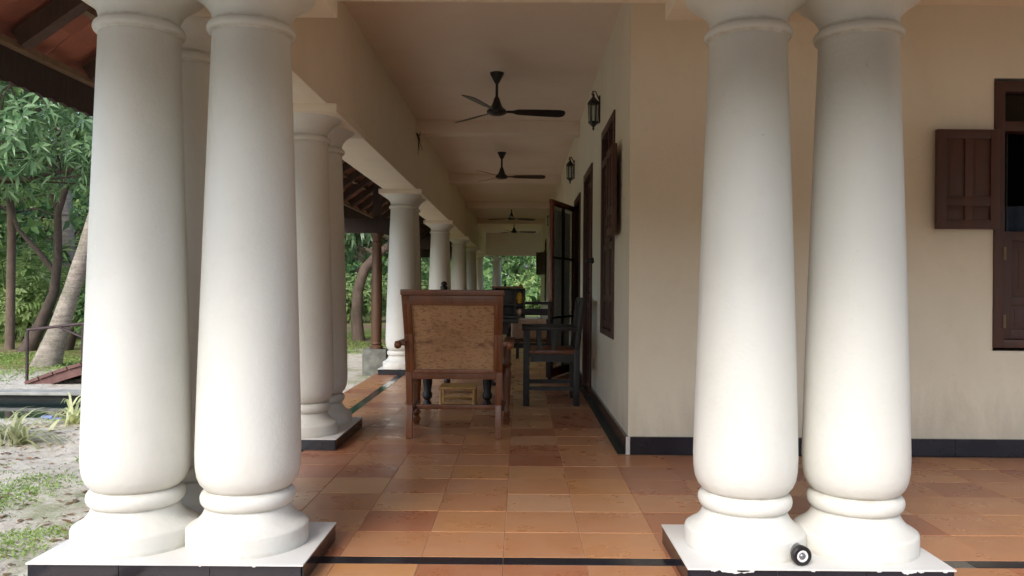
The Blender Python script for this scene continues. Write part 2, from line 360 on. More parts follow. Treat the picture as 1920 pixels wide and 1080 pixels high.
# ------------------------------------------------------------------ mesh helpers
class MB:
    def __init__(s): s.v = []; s.f = []
    def add(s, vs, fs):
        o = len(s.v); s.v.extend([tuple(v) for v in vs]); s.f.extend([tuple(i + o for i in f) for f in fs]); return s
    def box(s, x0, x1, y0, y1, z0, z1, mat=None):
        vs = [Vector(p) for p in ((x0, y0, z0), (x1, y0, z0), (x1, y1, z0), (x0, y1, z0), (x0, y0, z1), (x1, y0, z1), (x1, y1, z1), (x0, y1, z1))]
        if mat is not None: vs = [mat @ v for v in vs]
        return s.add(vs, [(3, 2, 1, 0), (4, 5, 6, 7), (0, 1, 5, 4), (1, 2, 6, 5), (2, 3, 7, 6), (3, 0, 4, 7)])
    def bar(s, p, q, w, h=None, up=(0, 0, 1)):
        """a square bar from p to q, w wide and h deep"""
        p = Vector(p); q = Vector(q); h = w if h is None else h
        d = (q - p).normalized(); u = Vector(up)
        if abs(d.dot(u)) > 0.97: u = Vector((0, 1, 0))
        a = d.cross(u).normalized(); b = a.cross(d).normalized()
        vs = []
        for c in (p, q):
            for i, j in ((-1, -1), (1, -1), (1, 1), (-1, 1)):
                vs.append(c + a * (w / 2 * i) + b * (h / 2 * j))
        return s.add(vs, [(3, 2, 1, 0), (4, 5, 6, 7), (0, 1, 5, 4), (1, 2, 6, 5), (2, 3, 7, 6), (3, 0, 4, 7)])
    def lathe(s, prof, c=(0, 0, 0), n=24, mat=None):
        vs = []; fs = []
        for r, z in prof:
            for k in range(n):
                a = 2 * math.pi * k / n
                v = Vector((c[0] + r * math.cos(a), c[1] + r * math.sin(a), c[2] + z)); vs.append(mat @ v if mat is not None else v)
        m = len(prof)
        for i in range(m - 1):
            for k in range(n):
                k2 = (k + 1) % n
                fs.append((i * n + k, i * n + k2, (i + 1) * n + k2, (i + 1) * n + k))
        fs.append(tuple(range(n - 1, -1, -1))); fs.append(tuple((m - 1) * n + k for k in range(n)))
        return s.add(vs, fs)
    def tube(s, pts, rad, n=8):
        pts = [Vector(p) for p in pts]
        if isinstance(rad, (int, float)): rad = [rad] * len(pts)
        vs = []; fs = []
        ref = Vector((0.13, 0.97, 0.2)).normalized()
        for i, p in enumerate(pts):
            d = (pts[min(i + 1, len(pts) - 1)] - pts[max(i - 1, 0)]).normalized()
            rr = ref if abs(d.dot(ref)) < 0.95 else Vector((1, 0, 0))
            a = d.cross(rr).normalized(); b = d.cross(a).normalized()
            for k in range(n):
                t = 2 * math.pi * k / n
                vs.append(p + a * (math.cos(t) * rad[i]) + b * (math.sin(t) * rad[i]))
        for i in range(len(pts) - 1):
            for k in range(n):
                k2 = (k + 1) % n
                fs.append((i * n + k, i * n + k2, (i + 1) * n + k2, (i + 1) * n + k))
        fs.append(tuple(range(n - 1, -1, -1))); fs.append(tuple((len(pts) - 1) * n + k for k in range(n)))
        return s.add(vs, fs)
    def mesh(s, name, mat, smooth=None, bevel=0.0):
        me = bpy.data.meshes.new(name); me.from_pydata(s.v, [], s.f)
        bm = bmesh.new(); bm.from_mesh(me)
        bmesh.ops.recalc_face_normals(bm, faces=bm.faces)
        if bevel:
            es = [e for e in bm.edges if len(e.link_faces) == 2 and e.calc_face_angle(0) > R(30)]
            bmesh.ops.bevel(bm, geom=es, offset=bevel, segments=2, affect='EDGES', profile=0.6, clamp_overlap=True)
        bm.to_mesh(me); bm.free()
        if smooth is not None or bevel:
            me.polygons.foreach_set('use_smooth', [True] * len(me.polygons))
            me.set_sharp_from_angle(angle=R(smooth if smooth is not None else 40))
        me.materials.append(M[mat])
        return me

def tag(o, label=None, cat=None, group=None, kind=None):
    if label: o['label'] = label
    if cat: o['category'] = cat
    if group: o['group'] = group
    if kind: o['kind'] = kind
    return o
def link(name, me, parent=None, loc=None, rz=0.0):
    o = bpy.data.objects.new(name, me); COL.objects.link(o)
    if parent is not None: o.parent = parent
    if loc is not None: o.location = loc
    if rz: o.rotation_euler = (0, 0, rz)
    return o
def obj(name, mb, mat, parent=None, loc=None, rz=0.0, smooth=None, bevel=0.0):
    return link(name, mb.mesh(name, mat, smooth, bevel), parent, loc, rz)
def thing(name, label, cat, loc=(0, 0, 0), rz=0.0, group=None):
    o = bpy.data.objects.new(name, None); COL.objects.link(o); o.empty_display_size = 0.1
    o.location = loc; o.rotation_euler = (0, 0, rz)
    return tag(o, label, cat, group)
def copy_tree(o, parent=None):
    c = o.copy(); COL.objects.link(c)
    if parent is not None: c.parent = parent
    for ch in list(o.children): copy_tree(ch, c)
    return c
def fast_mesh(name, V, F, mat, smooth=False):
    """V (n,3) array, F (m,k) array"""
    me = bpy.data.meshes.new(name); k = F.shape[1]
    me.vertices.add(len(V)); me.vertices.foreach_set('co', V.astype(np.float32).ravel())
    me.loops.add(F.size); me.loops.foreach_set('vertex_index', F.astype(np.int32).ravel())
    me.polygons.add(len(F)); me.polygons.foreach_set('loop_start', np.arange(0, F.size, k, dtype=np.int32))
    me.update(calc_edges=True)
    if smooth: me.polygons.foreach_set('use_smooth', [True] * len(F))
    me.materials.append(M[mat]); me.validate()
    return me

# ------------------------------------------------------------------ ground and water
GZ = -0.15
def axis(segs):
    out = []
    for a, b, st in segs: out.extend(np.arange(a, b, st))
    out.append(segs[-1][1]); return np.array(out)
gx = axis([(-400, -60, 34), (-60, -20, 2.5), (-20, -9, 0.5), (-9, -1.4, 0.09), (-1.4, 8, 0.8), (8, 60, 6), (60, 400, 34)])
gy = axis([(-400, -40, 36), (-40, -4, 3), (-4, 1.2, 0.5), (1.2, 10, 0.09), (10, 20, 0.4), (20, 60, 2), (60, 600, 40)])
GX, GY = np.meshgrid(gx, gy)
def vnoise(x, y, s, seed):
    r = np.random.default_rng(seed); t = r.random((64, 64))
    u = x * s; v = y * s; iu = np.floor(u).astype(int); iv = np.floor(v).astype(int); fu = u - iu; fv = v - iv
    fu = fu * fu * (3 - 2 * fu); fv = fv * fv * (3 - 2 * fv)
    a = t[iu % 64, iv % 64]; b = t[(iu + 1) % 64, iv % 64]; c = t[iu % 64, (iv + 1) % 64]; d = t[(iu + 1) % 64, (iv + 1) % 64]
    return (a * (1 - fu) + b * fu) * (1 - fv) + (c * (1 - fu) + d * fu) * fv
POND = (-9.5, -3.3, 6.85, 8.42)
def ground_h(x, y):
    x = np.asarray(x, float); y = np.asarray(y, float)
    h = GZ + 0.05 * (vnoise(x, y, 0.9, 1) - 0.5) + 0.03 * (vnoise(x, y, 3.1, 2) - 0.5) + 0.014 * (vnoise(x, y, 8.3, 3) - 0.5)
    near = np.clip((-1.72 - x) / 0.5, 0, 1); h = np.where(x > -2.3, GZ + (h - GZ) * near, h)
    x0, x1, y0, y1 = POND
    wob = 0.25 * (vnoise(x, y, 1.7, 5) - 0.5)
    d = np.minimum(np.minimum(x - x0, x1 + wob - x), np.minimum(y - y0 + wob, y1 - y))
    sl = np.where(y - y0 + wob <= d + 1e-6, 0.35, 0.12)
    return h - 0.55 * np.clip(d / sl, 0, 1)
GH = ground_h(GX, GY)
nx, ny = len(gx), len(gy)
V = np.stack([GX.ravel(), GY.ravel(), GH.ravel()], 1)
i0 = (np.arange(ny - 1)[:, None] * nx + np.arange(nx - 1)[None, :]).ravel()
F = np.stack([i0, i0 + 1, i0 + nx + 1, i0 + nx], 1)
ground = link('ground', fast_mesh('ground', V, F, 'ground', True)); tag(ground, kind='structure')
wt = obj('pond_water', MB().box(POND[0], POND[1] + 0.3, POND[2] - 0.2, POND[3] - 0.02, -0.62, -0.215), 'water'); tag(wt, kind='structure')

# ------------------------------------------------------------------ veranda floor
XL, YF, YE, XW, YW = -1.66, 2.50, 28.4, 0.66, 4.84
CEIL = 2.88; BB = 2.11; BF = 2.132
floor = obj('floor', MB().box(XL, XW, YF, YE, -0.30, -0.0022).box(XW, 7.0, YF, YW, -0.30, -0.0022), 'grout', bevel=0)
tag(floor, kind='structure')
tile_cache = {}
def tile_mesh(w, d, mat, nm):
    k = (round(w, 3), round(d, 3), mat)
    if k not in tile_cache:
        c = 0.0010; z0, z1 = -0.006, 0.0
        v = [(0, 0, z0), (w, 0, z0), (w, d, z0), (0, d, z0), (0, 0, z1 - c), (w, 0, z1 - c), (w, d, z1 - c), (0, d, z1 - c),
             (c, c, z1), (w - c, c, z1), (w - c, d - c, z1), (c, d - c, z1)]
        f = [(8, 9, 10, 11), (4, 5, 9, 8), (5, 6, 10, 9), (6, 7, 11, 10), (7, 4, 8, 11), (0, 1, 5, 4), (1, 2, 6, 5), (2, 3, 7, 6), (3, 0, 4, 7)]
        me = bpy.data.meshes.new(nm); me.from_pydata(v, [], f); me.materials.append(M[mat]); tile_cache[k] = me
    return tile_cache[k]
G = 0.0027
T = 0.304
xe = [(-1.655, -1.390), (-1.310, -0.966), (-0.966, -0.662), (-0.662, -0.358), (-0.358, -0.054), (-0.054, 0.250), (0.250, 0.595)]
xr = [(0.250, 0.554)] + [(0.554 + T * k, 0.554 + T * (k + 1)) for k in range(0, 21)]
rows = [(2.505, 2.588), (2.588, 2.892)] + [(2.972 + T * k, 2.972 + T * (k + 1)) for k in range(0, 84)]
cells = []
for (y0, y1) in rows:
    if y1 > YE: break
    cols = xe[:6] + (xr if y1 < YW + 0.1 else [xe[6]])
    for (x0, x1) in cols:
        if y0 < YW < y1 and x0 > 0.5: cells.append((x0, x1, y0, YW - 0.022))
        else: cells.append((x0, x1, y0, y1))
def vis(c):
    x = (c[0] + c[1]) / 2; y = (c[2] + c[3]) / 2
    return c[2] / (1.0 if abs((x / y) * 1500 + 15) < 1000 else 0.3)
cells.sort(key=vis)
far = MB()
for i, (x0, x1, y0, y1) in enumerate(cells):
    dz = random.uniform(-0.0009, 0.0)
    if i < 290:
        t = link('tile', tile_mesh(x1 - x0 - G, y1 - y0 - G, 'floor_tile', 'tile'), floor, (x0 + G / 2, y0 + G / 2, dz)); t.rotation_euler = (random.uniform(-0.0022, 0.0022), random.uniform(-0.0022, 0.0022), 0)
    else:
        far.add([(x0 + G / 2, y0 + G / 2, dz), (x1 - G / 2, y0 + G / 2, dz), (x1 - G / 2, y1 - G / 2, dz), (x0 + G / 2, y1 - G / 2, dz)], [(0, 1, 2, 3)])
tag(obj('far_tiles', far, 'floor_tile_far', floor), kind='stuff')
# dark stone border strips laid in the floor
def strip(x0, x1, y0, y1, mat):
    link('border_stone', tile_mesh(x1 - x0 - 0.002, y1 - y0 - 0.002, mat, 'border_stone'), floor, (x0 + 0.001, y0 + 0.001, 0.0))
for a, b, mm in ((-0.80, -0.055, 'black_tile'), (-0.055, 0.60, 'black_tile'), (1.40, 1.66, 'grey_stone_strip'), (1.66, 2.30, 'black_tile'), (2.30, 2.95, 'black_tile'), (2.95, 3.6, 'black_tile')):
    strip(a, b, 2.895, 2.969, mm)
yy = 3.0
seq = ['black_tile', 'black_tile', 'black_tile', 'black_tile', 'black_tile', 'green_sheen_stone', 'black_tile', 'green_sheen_stone', 'pale_stone_strip', 'black_tile']
k = 0
lens = [0.6, 0.6, 0.6, 0.6, 0.6, 0.95, 0.75, 0.42, 0.38, 0.6]
while yy < 28:
    L = lens[k] if k < len(lens) else 0.7
    strip(-1.387, -1.313, yy, yy + L, seq[k] if k < len(seq) else random.choice(['black_tile', 'black_tile', 'green_sheen_stone']))
    yy += L; k += 1
yy = YW
while yy < 25:
    strip(0.598, 0.655, yy, yy + 0.75, 'olive_stone'); yy += 0.75

fp = obj('bounce_slab', MB().box(-1.55, 7.0, -4.5, YF - 0.004, -0.30, -0.135), 'bounce_brown'); tag(fp, kind='structure')  # unseen brown slab added to warm and darken bounce on the column tops

# ------------------------------------------------------------------ house: walls, skirting, windows, doors
house = thing('house', 'cream walled single storey house with dark wooden windows behind the tiled veranda', 'house', (XW, YW, 0))
HX, HY = XW, YW
TW = 0.23
def wall_run(mb, openings, L, H, thick):
    """wall in local coords along +x from 0 to L, face at y=0, thickness inwards"""
    xs = 0
    for (a, b, z0, z1) in sorted(openings):
        mb.box(xs, a, 0, thick, 0, H)
        if z0 > 0: mb.box(a, b, 0, thick, 0, z0)
        mb.box(a, b, 0, thick, z1, H)
        xs = b
    mb.box(xs, L, 0, thick, 0, H)
    return mb
def xf(mb, mat):
    mb.v = [tuple(mat @ Vector(v)) for v in mb.v]; return mb
WH = 3.0
# front wall: starts at the corner, local x = world x - HX
f_open = [(2.20, 3.07, 0.64, 2.29)]
obj('front_wall', wall_run(MB(), f_open, 6.34, WH, TW), 'wall_paint', house)
# side wall: seen from the corridor, local +x runs to -Y.  far end at Y = 25.6
SY = 25.6
sideM = Matrix.Translation((0, SY - HY, 0)) @ Matrix.Rotation(R(-90), 4, 'Z')
side_wins = [(5.60, 6.47), (12.1, 12.97), (15.0, 15.87), (20.2, 21.07)]
doorA = (7.33, 8.25); doorB = (8.78, 9.72); doorC = (17.6, 18.5)
so = [(SY - b, SY - a, 0.64, 2.25) for a, b in side_wins] + [(SY - doorA[1], SY - doorA[0], 0.0, 2.16), (SY - doorB[1], SY - doorB[0], 0.0, 2.06), (SY - doorC[1], SY - doorC[0], 0.0, 2.1)]
Lw = SY - HY - TW
mbw = wall_run(MB(), so, Lw, WH, TW)
obj('side_wall', xf(mbw, sideM), 'wall_paint', house)
rm = MB()
rm.box(TW, 6.34, SY - HY - TW, SY - HY, 0, WH)
rm.box(6.11, 6.34, TW, SY - HY - TW, 0, WH)
obj('back_wall', rm, 'wall_paint', house)
rm = MB(); rm.box(TW, 6.11, TW, SY - HY - TW, -0.02, 0.004)
rm.box(3.6, 3.7, TW, SY - HY - TW, 0.004, WH)
for q in (5.5, 10.9, 16.0): rm.box(TW, 3.6, q, q + 0.1, 0.004, WH)
obj('room_floor', rm, 'dark_room', house)
# skirting tiles
def skirt(x0, x1, y0, y1, h=0.105):
    obj('skirting_tile', MB().box(x0 - HX, x1 - HX, y0 - HY, y1 - HY, 0.0, h), 'black_tile', house)
x = XW + 0.012
L0 = [0.72, 0.62, 0.62, 0.62, 0.62, 0.62, 0.62]
for L in L0:
    skirt(x, x + L - 0.003, YW - 0.018, YW, 0.107); x += L
y = YW + 0.001
blocked = [doorA, doorB, doorC]
def free(a, b): return all(b <= p + 0.001 or a >= q - 0.001 for p, q in blocked)
edges = [YW + 0.0] + [v for p in blocked for v in p] + [SY]
for a, b in zip(edges[0::2], edges[1::2]):
    n = max(1, round((b - a) / 0.62)); st = (b - a) / n
    for i in range(n): skirt(XW - 0.018, XW, a + i * st + 0.0015, a + (i + 1) * st - 0.0015, 0.107)
obj('skirting_corner_joint', MB().box(-0.014, 0.010, -0.014, -0.002, 0.0, 0.1065), 'white_joint', house)

def shutter_mb(w, h, t=0.03, rows=((0.0, 0.28), (0.28, 1.0)), cols=2):
    """panelled leaf in local coords: x 0..w, y 0..t, z 0..h"""
    mb = MB(); st = 0.055 if w < 0.5 else 0.085
    mb.box(0, st, 0, t, 0, h); mb.box(w - st, w, 0, t, 0, h)
    zs = sorted(set([r[0] for r in rows] + [r[1] for r in rows]))
    for zf in zs:
        zc = min(max(zf * h, st / 2), h - st / 2); mb.box(st, w - st, 0.001, t - 0.001, zc - st / 2, zc + st / 2)
    iw = (w - 2 * st - (cols - 1) * st * 0.8) / cols
    for r0, r1 in rows:
        za = min(max(r0 * h, st / 2), h - st / 2) + st / 2; zb = min(max(r1 * h, st / 2), h - st / 2) - st / 2
        for c in range(cols):
            xa = st + c * (iw + st * 0.8)
            if c: mb.box(xa - st * 0.8, xa, 0.001, t - 0.001, za, zb)
            mb.box(xa, xa + iw, t * 0.32, t * 0.68, za, zb)
            i = min(iw, zb - za) * 0.17
            mb.box(xa + i, xa + iw - i, t * 0.24, t * 0.76, za + i, zb - i)
    return mb

def window(parent, loc, rz, left_open=True, right_open=True, w=0.87, H=1.61, zt=1.34, zm=0.71, curtain=False):
    """frame is the part; shutters, bars and panes are its sub-parts.  local x along the wall, y into it, z up from the sill"""
    fr = MB(); d0, d1, b = -0.012, 0.10, 0.062
    fr.box(0, b, d0, d1, 0, H); fr.box(w - b, w, d0, d1, 0, H)
    fr.box(b, w - b, d0, d1, H - b, H); fr.box(b, w - b, d0, d1, 0, b * 0.8)
    fr.box(b, w - b, d0 + 0.002, d1 - 0.002, zt - 0.03, zt + 0.03)
    win = obj('window', fr, 'shutter_wood', parent, loc, rz, bevel=0.003)
    zs = zm
    sw = w / 2 - b + 0.002
    upper = shutter_mb(sw, zt - zm - 0.034, 0.03)
    ume = upper.mesh('upper_shutter', 'shutter_wood', None, 0.002)
    lower = shutter_mb(w / 2 - b - 0.002, zm - b * 0.8 - 0.01, 0.03, rows=((0.0, 0.35), (0.35, 1.0)), cols=1)
    lme = lower.mesh('lower_shutter', 'shutter_wood', None, 0.002)
    if left_open: link('shutter', ume, win, (b - 0.004 - sw - 0.055, -0.062, zm + 0.002), 0.0)
    else: link('shutter', ume, win, (b + 0.002, 0.012, zm + 0.002))
    if right_open: link('shutter', ume, win, (w - b + 0.06, -0.062, zm + 0.002), 0.0)
    else: link('shutter', ume, win, (w / 2 - 0.002, 0.012, zm + 0.002))
    for xa in (b + 0.001, w / 2 + 0.001): link('shutter', lme, win, (xa, 0.006, b * 0.8 + 0.004))
    for zz in (0.16, zm - 0.14): obj('hinge', MB().box(b - 0.006, b + 0.010, d0 - 0.004, d0 - 0.0005, zz - 0.04, zz + 0.04), 'old_hinge', win)
    # transom panes, vertical iron bars
    for xa, xb in ((b, w / 2 - 0.014), (w / 2 + 0.014, w - b)):
        obj('pane', MB().box(xa, xb, 0.045, 0.049, zt + 0.03, H - b), 'glass', win)
    obj('transom_mullion', MB().box(w / 2 - 0.014, w / 2 + 0.014, 0.0, 0.09, zt + 0.03, H - b), 'shutter_wood', win)
    for i in range(6):
        xb = b + (w - 2 * b) * (i + 0.5) / 6
        obj('iron_bar', MB().tube([(xb, 0.075, zm), (xb, 0.075, zt - 0.03)], 0.006, 6), 'black_metal', win)
    if curtain:
        c = MB(); n = 40; zt2 = zm + 0.16
        vs = []
        for i in range(n + 1):
            xx = b + (w - 2 * b) * i / n; yy_ = 0.14 + 0.014 * math.sin(i * 1.15)
            vs += [(xx, yy_, 0.05), (xx, yy_, zt2)]
        c.add(vs, [(2 * i, 2 * i + 2, 2 * i + 3, 2 * i + 1) for i in range(n)])
        obj('curtain', c, 'curtain', win, smooth=60)
    return win
window(house, (2.20, 0, 0.66), 0.0, curtain=True)
for i, (a, b) in enumerate(side_wins):
    wv = window(house, (0, b - HY, 0.645), R(-90), left_open=(i == 3), right_open=True)
    if i == 3:
        sh = [c for c in wv.children if c.name.startswith('shutter')][0]; sh.location = (0.055, -0.014, 0.712); sh.rotation_euler = (0, 0, R(212))

def door_frame(parent, y0, y1, H, nm='door'):
    w = y1 - y0; b = 0.075; fr = MB()
    fr.box(0, b, -0.014, 0.14, 0.006, H); fr.box(w - b, w, -0.014, 0.14, 0.006, H); fr.box(b, w - b, -0.014, 0.14, H - b, H)
    return obj(nm, fr, 'shutter_wood', parent, (0, y1 - HY, 0), R(-90), bevel=0.003), w, b
dA, w, b = door_frame(house, *doorA, 2.155)
lw = (w - 2 * b) / 2
for xa in (b + 0.002, b + lw + 0.002):
    obj('leaf', shutter_mb(lw - 0.004, 2.06, 0.035, rows=((0, 0.4), (0.4, 1.0)), cols=1), 'shutter_wood', dA, (xa, 0.03, 0.008), bevel=0.002)
obj('handle', MB().tube([(b + lw + 0.04, 0.03, 0.95), (b + lw + 0.04, -0.02, 0.97), (b + lw + 0.04, -0.02, 1.08), (b + lw + 0.04, 0.03, 1.10)], 0.008), 'black_metal', dA, smooth=40)
dC, w, b = door_frame(house, *doorC, 2.095)
lw = (w - 2 * b) / 2
for xa in (b + 0.002, b + lw + 0.002):
    obj('leaf', shutter_mb(lw - 0.004, 2.0, 0.035, rows=((0, 0.4), (0.4, 1.0)), cols=1), 'shutter_wood', dC, (xa, 0.03, 0.008), bevel=0.002)
dB, w, b = door_frame(house, *doorB, 2.055)
# glazed leaf standing open into the corridor; hinge at the far jamb
hy, hx = 9.70, 0.655
ex, ey = 0.335, 8.80
lwid = math.hypot(hx - ex, hy - ey); ang = math.atan2(hy - ey, hx - ex)
lm = MB(); LH = 1.97; s_ = 0.06
lm.box(0, s_, -0.018, 0.018, 0, LH); lm.box(lwid - s_, lwid, -0.018, 0.018, 0, LH)
lm.box(s_, lwid - s_, -0.017, 0.017, LH - s_, LH); lm.box(s_, lwid - s_, -0.017, 0.017, 0, 0.10)
# local space of dB: x -> -Y world, y -> +X world
def to_dB(px, py): return (doorB[1] - py, px - HX)
e_l = to_dB(ex, ey); h_l = to_dB(hx, hy)
la = math.atan2(h_l[1] - e_l[1], h_l[0] - e_l[0])
leaf = obj('glazed_leaf', lm, 'door_wood', dB, (e_l[0], e_l[1], 0.012), la, bevel=0.003)
# only one level below the part is allowed, so glass and bars hang on the door beside the leaf
def on_leaf(nm, mb, mat): return obj(nm, mb, mat, dB, (e_l[0], e_l[1], 0.012), la)
gs = (lwid - 2 * s_ - 0.03) / 2
for i in range(2):
    xa = s_ + i * (gs + 0.03)
    on_leaf('leaf_pane', MB().box(xa, xa + gs, -0.003, 0.003, 0.10, LH - s_), 'glass')
on_leaf('leaf_mullion', MB().box(s_ + gs, s_ + gs + 0.03, -0.014, 0.014, 0.10, LH - s_), 'black_wood')
for zz in (1.33, 0.66): on_leaf('leaf_bar', MB().box(s_, lwid - s_, -0.016, -0.004, zz - 0.012, zz + 0.012), 'black_metal')
for i in range(2):  # pale folded sheets added to imitate column reflections in the glass
    cm = MB(); n = 22; vs = []
    xa = s_ + i * (gs + 0.03)
    for j in range(n + 1):
        xx = xa + gs * j / n; yv = 0.034 + 0.016 * math.sin(j * 0.95 + i) + 0.006 * math.sin(j * 2.3)
        vs += [(xx, yv, 0.14), (xx, yv, LH - s_ - 0.03)]
    cm.add(vs, [(2 * j, 2 * j + 2, 2 * j + 3, 2 * j + 1) for j in range(n)])
    on_leaf('leaf_streaks', cm, 'streak_white').data.polygons.foreach_set('use_smooth', [True] * n)
# small fittings on the side wall
obj('wall_hook', MB().lathe([(0.018, 0), (0.03, 0.01), (0.03, 0.03), (0.016, 0.045), (0.022, 0.06), (0.008, 0.075)], (0, 0, 0), 16, Matrix.Translation((-0.001, 7.17 - HY, 1.25)) @ Matrix.Rotation(R(-90), 4, 'Y')), 'black_metal', house, smooth=40)
so_ = obj('wall_socket', MB().box(-0.012, 0, 7.02 - HY, 7.11 - HY, 0.29, 0.37), 'outlet_plastic', house, bevel=0.002)
for dy in (0.025, 0.062): obj('socket_hole', MB().box(-0.0135, -0.0125, 7.02 + dy - HY, 7.02 + dy + 0.01 - HY, 0.325, 0.335), 'black_metal', so_)
so2 = obj('wall_socket', MB().box(0.9, 0.9 + 0.0001, 0, 0.0001, -0.29, -0.28), 'outlet_plastic', house)
bpy.data.objects.remove(so2)
# main roof over the house (hipped, above the ceiling)
mr = MB(); e = 0.15
x0, x1, y0, y1 = -2.15, 6.6, -2.1, SY - HY + 2.9
zr0, zr1 = WH + 0.02, 5.4
mr.add([(x0, y0, zr0), (x1, y0, zr0), (x1, y1, zr0), (x0, y1, zr0), ((x0 + x1) / 2, y0 + 4.3, zr1), ((x0 + x1) / 2, y1 - 4.3, zr1)],
       [(3, 2, 1, 0), (0, 1, 4), (1, 2, 5, 4), (2, 3, 5), (3, 0, 4, 5)])
obj('roof', mr, 'roof_tile', house)

# ceiling with cross ribs
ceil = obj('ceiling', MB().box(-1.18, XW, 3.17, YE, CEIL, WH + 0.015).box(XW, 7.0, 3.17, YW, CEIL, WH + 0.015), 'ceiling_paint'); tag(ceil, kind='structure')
for yb in (8.98, 13.2, 17.4, 21.6):
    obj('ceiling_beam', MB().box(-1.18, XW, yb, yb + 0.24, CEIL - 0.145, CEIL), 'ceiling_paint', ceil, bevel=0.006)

# ------------------------------------------------------------------ beams on the columns
sb = thing('colonnade_beam', 'long cream beam carried by the column pairs along the garden side', 'beam', (-1.37, 2.78, 0))
bx0, bx1 = -1.56, -1.18
obj('beam', MB().box(bx0 + 1.37, bx1 + 1.37, 0.40, YE - 2.78, BB, WH), 'beam_paint', sb, bevel=0.006)
fb = thing('front_beam', 'cream beam across the front of the veranda above both double columns', 'beam', (0, 2.95, 0))
obj('beam', MB().box(-1.62, 7.0, -0.205, 0.225, BF, WH), 'beam_paint', fb, bevel=0.006)
eb = thing('end_beam', 'cream wall piece above the opening at the far end of the corridor', 'beam', (0, 27.6, 0))
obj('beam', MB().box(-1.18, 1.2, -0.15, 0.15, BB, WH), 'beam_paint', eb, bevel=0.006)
def abacus(par, px, py, x0, x1, y0, y1):
    obj('abacus', MB().box(x0 - px, x1 - px, y0 - py, y1 - py, BB - 0.05, (BF if par is fb else BB) + 0.003), 'beam_paint', par, bevel=0.006)
abacus(fb, 0, 2.95, -1.645, -0.728, 2.69, 3.16)
abacus(fb, 0, 2.95, 0.565, 1.465, 2.69, 3.16)
PY = [5.09 + 4.2 * k for k in range(6)]
for y in PY: abacus(sb, -1.37, 2.78, -1.61, -1.12, y - 0.24, y + 0.65)
abacus(sb, -1.37, 2.78, -1.645, -1.15, 3.165, 3.56)

# ------------------------------------------------------------------ columns
PT = 0.07
shaft_prof = [(0.146, 0.270), (0.155, 0.279), (0.168, 0.294), (0.178, 0.318), (0.1835, 0.352), (0.185, 0.40), (0.1835, 0.47)]
for i in range(1, 15):
    t = i / 14; shaft_prof.append((0.1835 - (0.1835 - 0.1375) * (t ** 1.12), 0.47 + t * (1.905 - 0.47)))
base_prof = [(0.213, PT), (0.214, PT + 0.004), (0.214, 0.131), (0.212, 0.1365), (0.205, 0.1415), (0.191, 0.149), (0.177, 0.159), (0.165, 0.171), (0.156, 0.185), (0.150, 0.199), (0.147, 0.212)]
torus_prof = [(0.150, 0.207)] + [(0.138 + 0.029 * math.cos(a), 0.239 + 0.032 * math.sin(a)) for a in [R(-80 + 16 * i) for i in range(11)]] + [(0.140, 0.272)]
ring_prof = [(0.134, 1.900)] + [(0.136 + 0.020 * math.cos(a), 1.925 + 0.021 * math.sin(a)) for a in [R(-85 + 17 * i) for i in range(11)]] + [(0.134, 1.948)]
cap_prof = [(0.135, 1.944), (0.137, 1.965), (0.143, 1.985), (0.156, 2.003), (0.172, 2.020), (0.192, 2.035), (0.212, 2.048), (0.222, 2.060)]
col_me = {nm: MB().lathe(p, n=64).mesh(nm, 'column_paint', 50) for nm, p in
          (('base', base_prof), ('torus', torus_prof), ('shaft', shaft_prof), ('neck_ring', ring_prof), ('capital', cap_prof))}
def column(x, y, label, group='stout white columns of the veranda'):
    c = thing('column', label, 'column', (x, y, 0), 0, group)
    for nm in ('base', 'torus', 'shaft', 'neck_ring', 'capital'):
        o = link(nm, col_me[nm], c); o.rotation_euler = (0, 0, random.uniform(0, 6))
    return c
column(-1.394, 2.92, 'outer front white column at the left corner, nearest the garden')
column(-0.985, 2.92, 'inner column of the left front pair, beside the tiled opening')
column(-1.394, 3.335, 'column hidden behind the left front pair, seen through their gap')
column(0.825, 2.92, 'left column of the right front pair, with the round lamp at its right foot')
column(1.228, 2.92, 'right column of the right front pair, nearest the shuttered window')
ords = ['first', 'second', 'third', 'fourth', 'fifth', 'sixth']
for k, y in enumerate(PY):
    column(-1.37, y, 'near column of the %s pair down the garden side of the corridor' % ords[k])
    column(-1.37, y + 0.41, 'far column of the %s pair down the garden side of the corridor' % ords[k])
column(-0.80, 27.6, 'lone white column in the opening at the far end of the corridor')
column(0.95, 27.6, 'slim pale column at the far end right beside the glazed door edge')

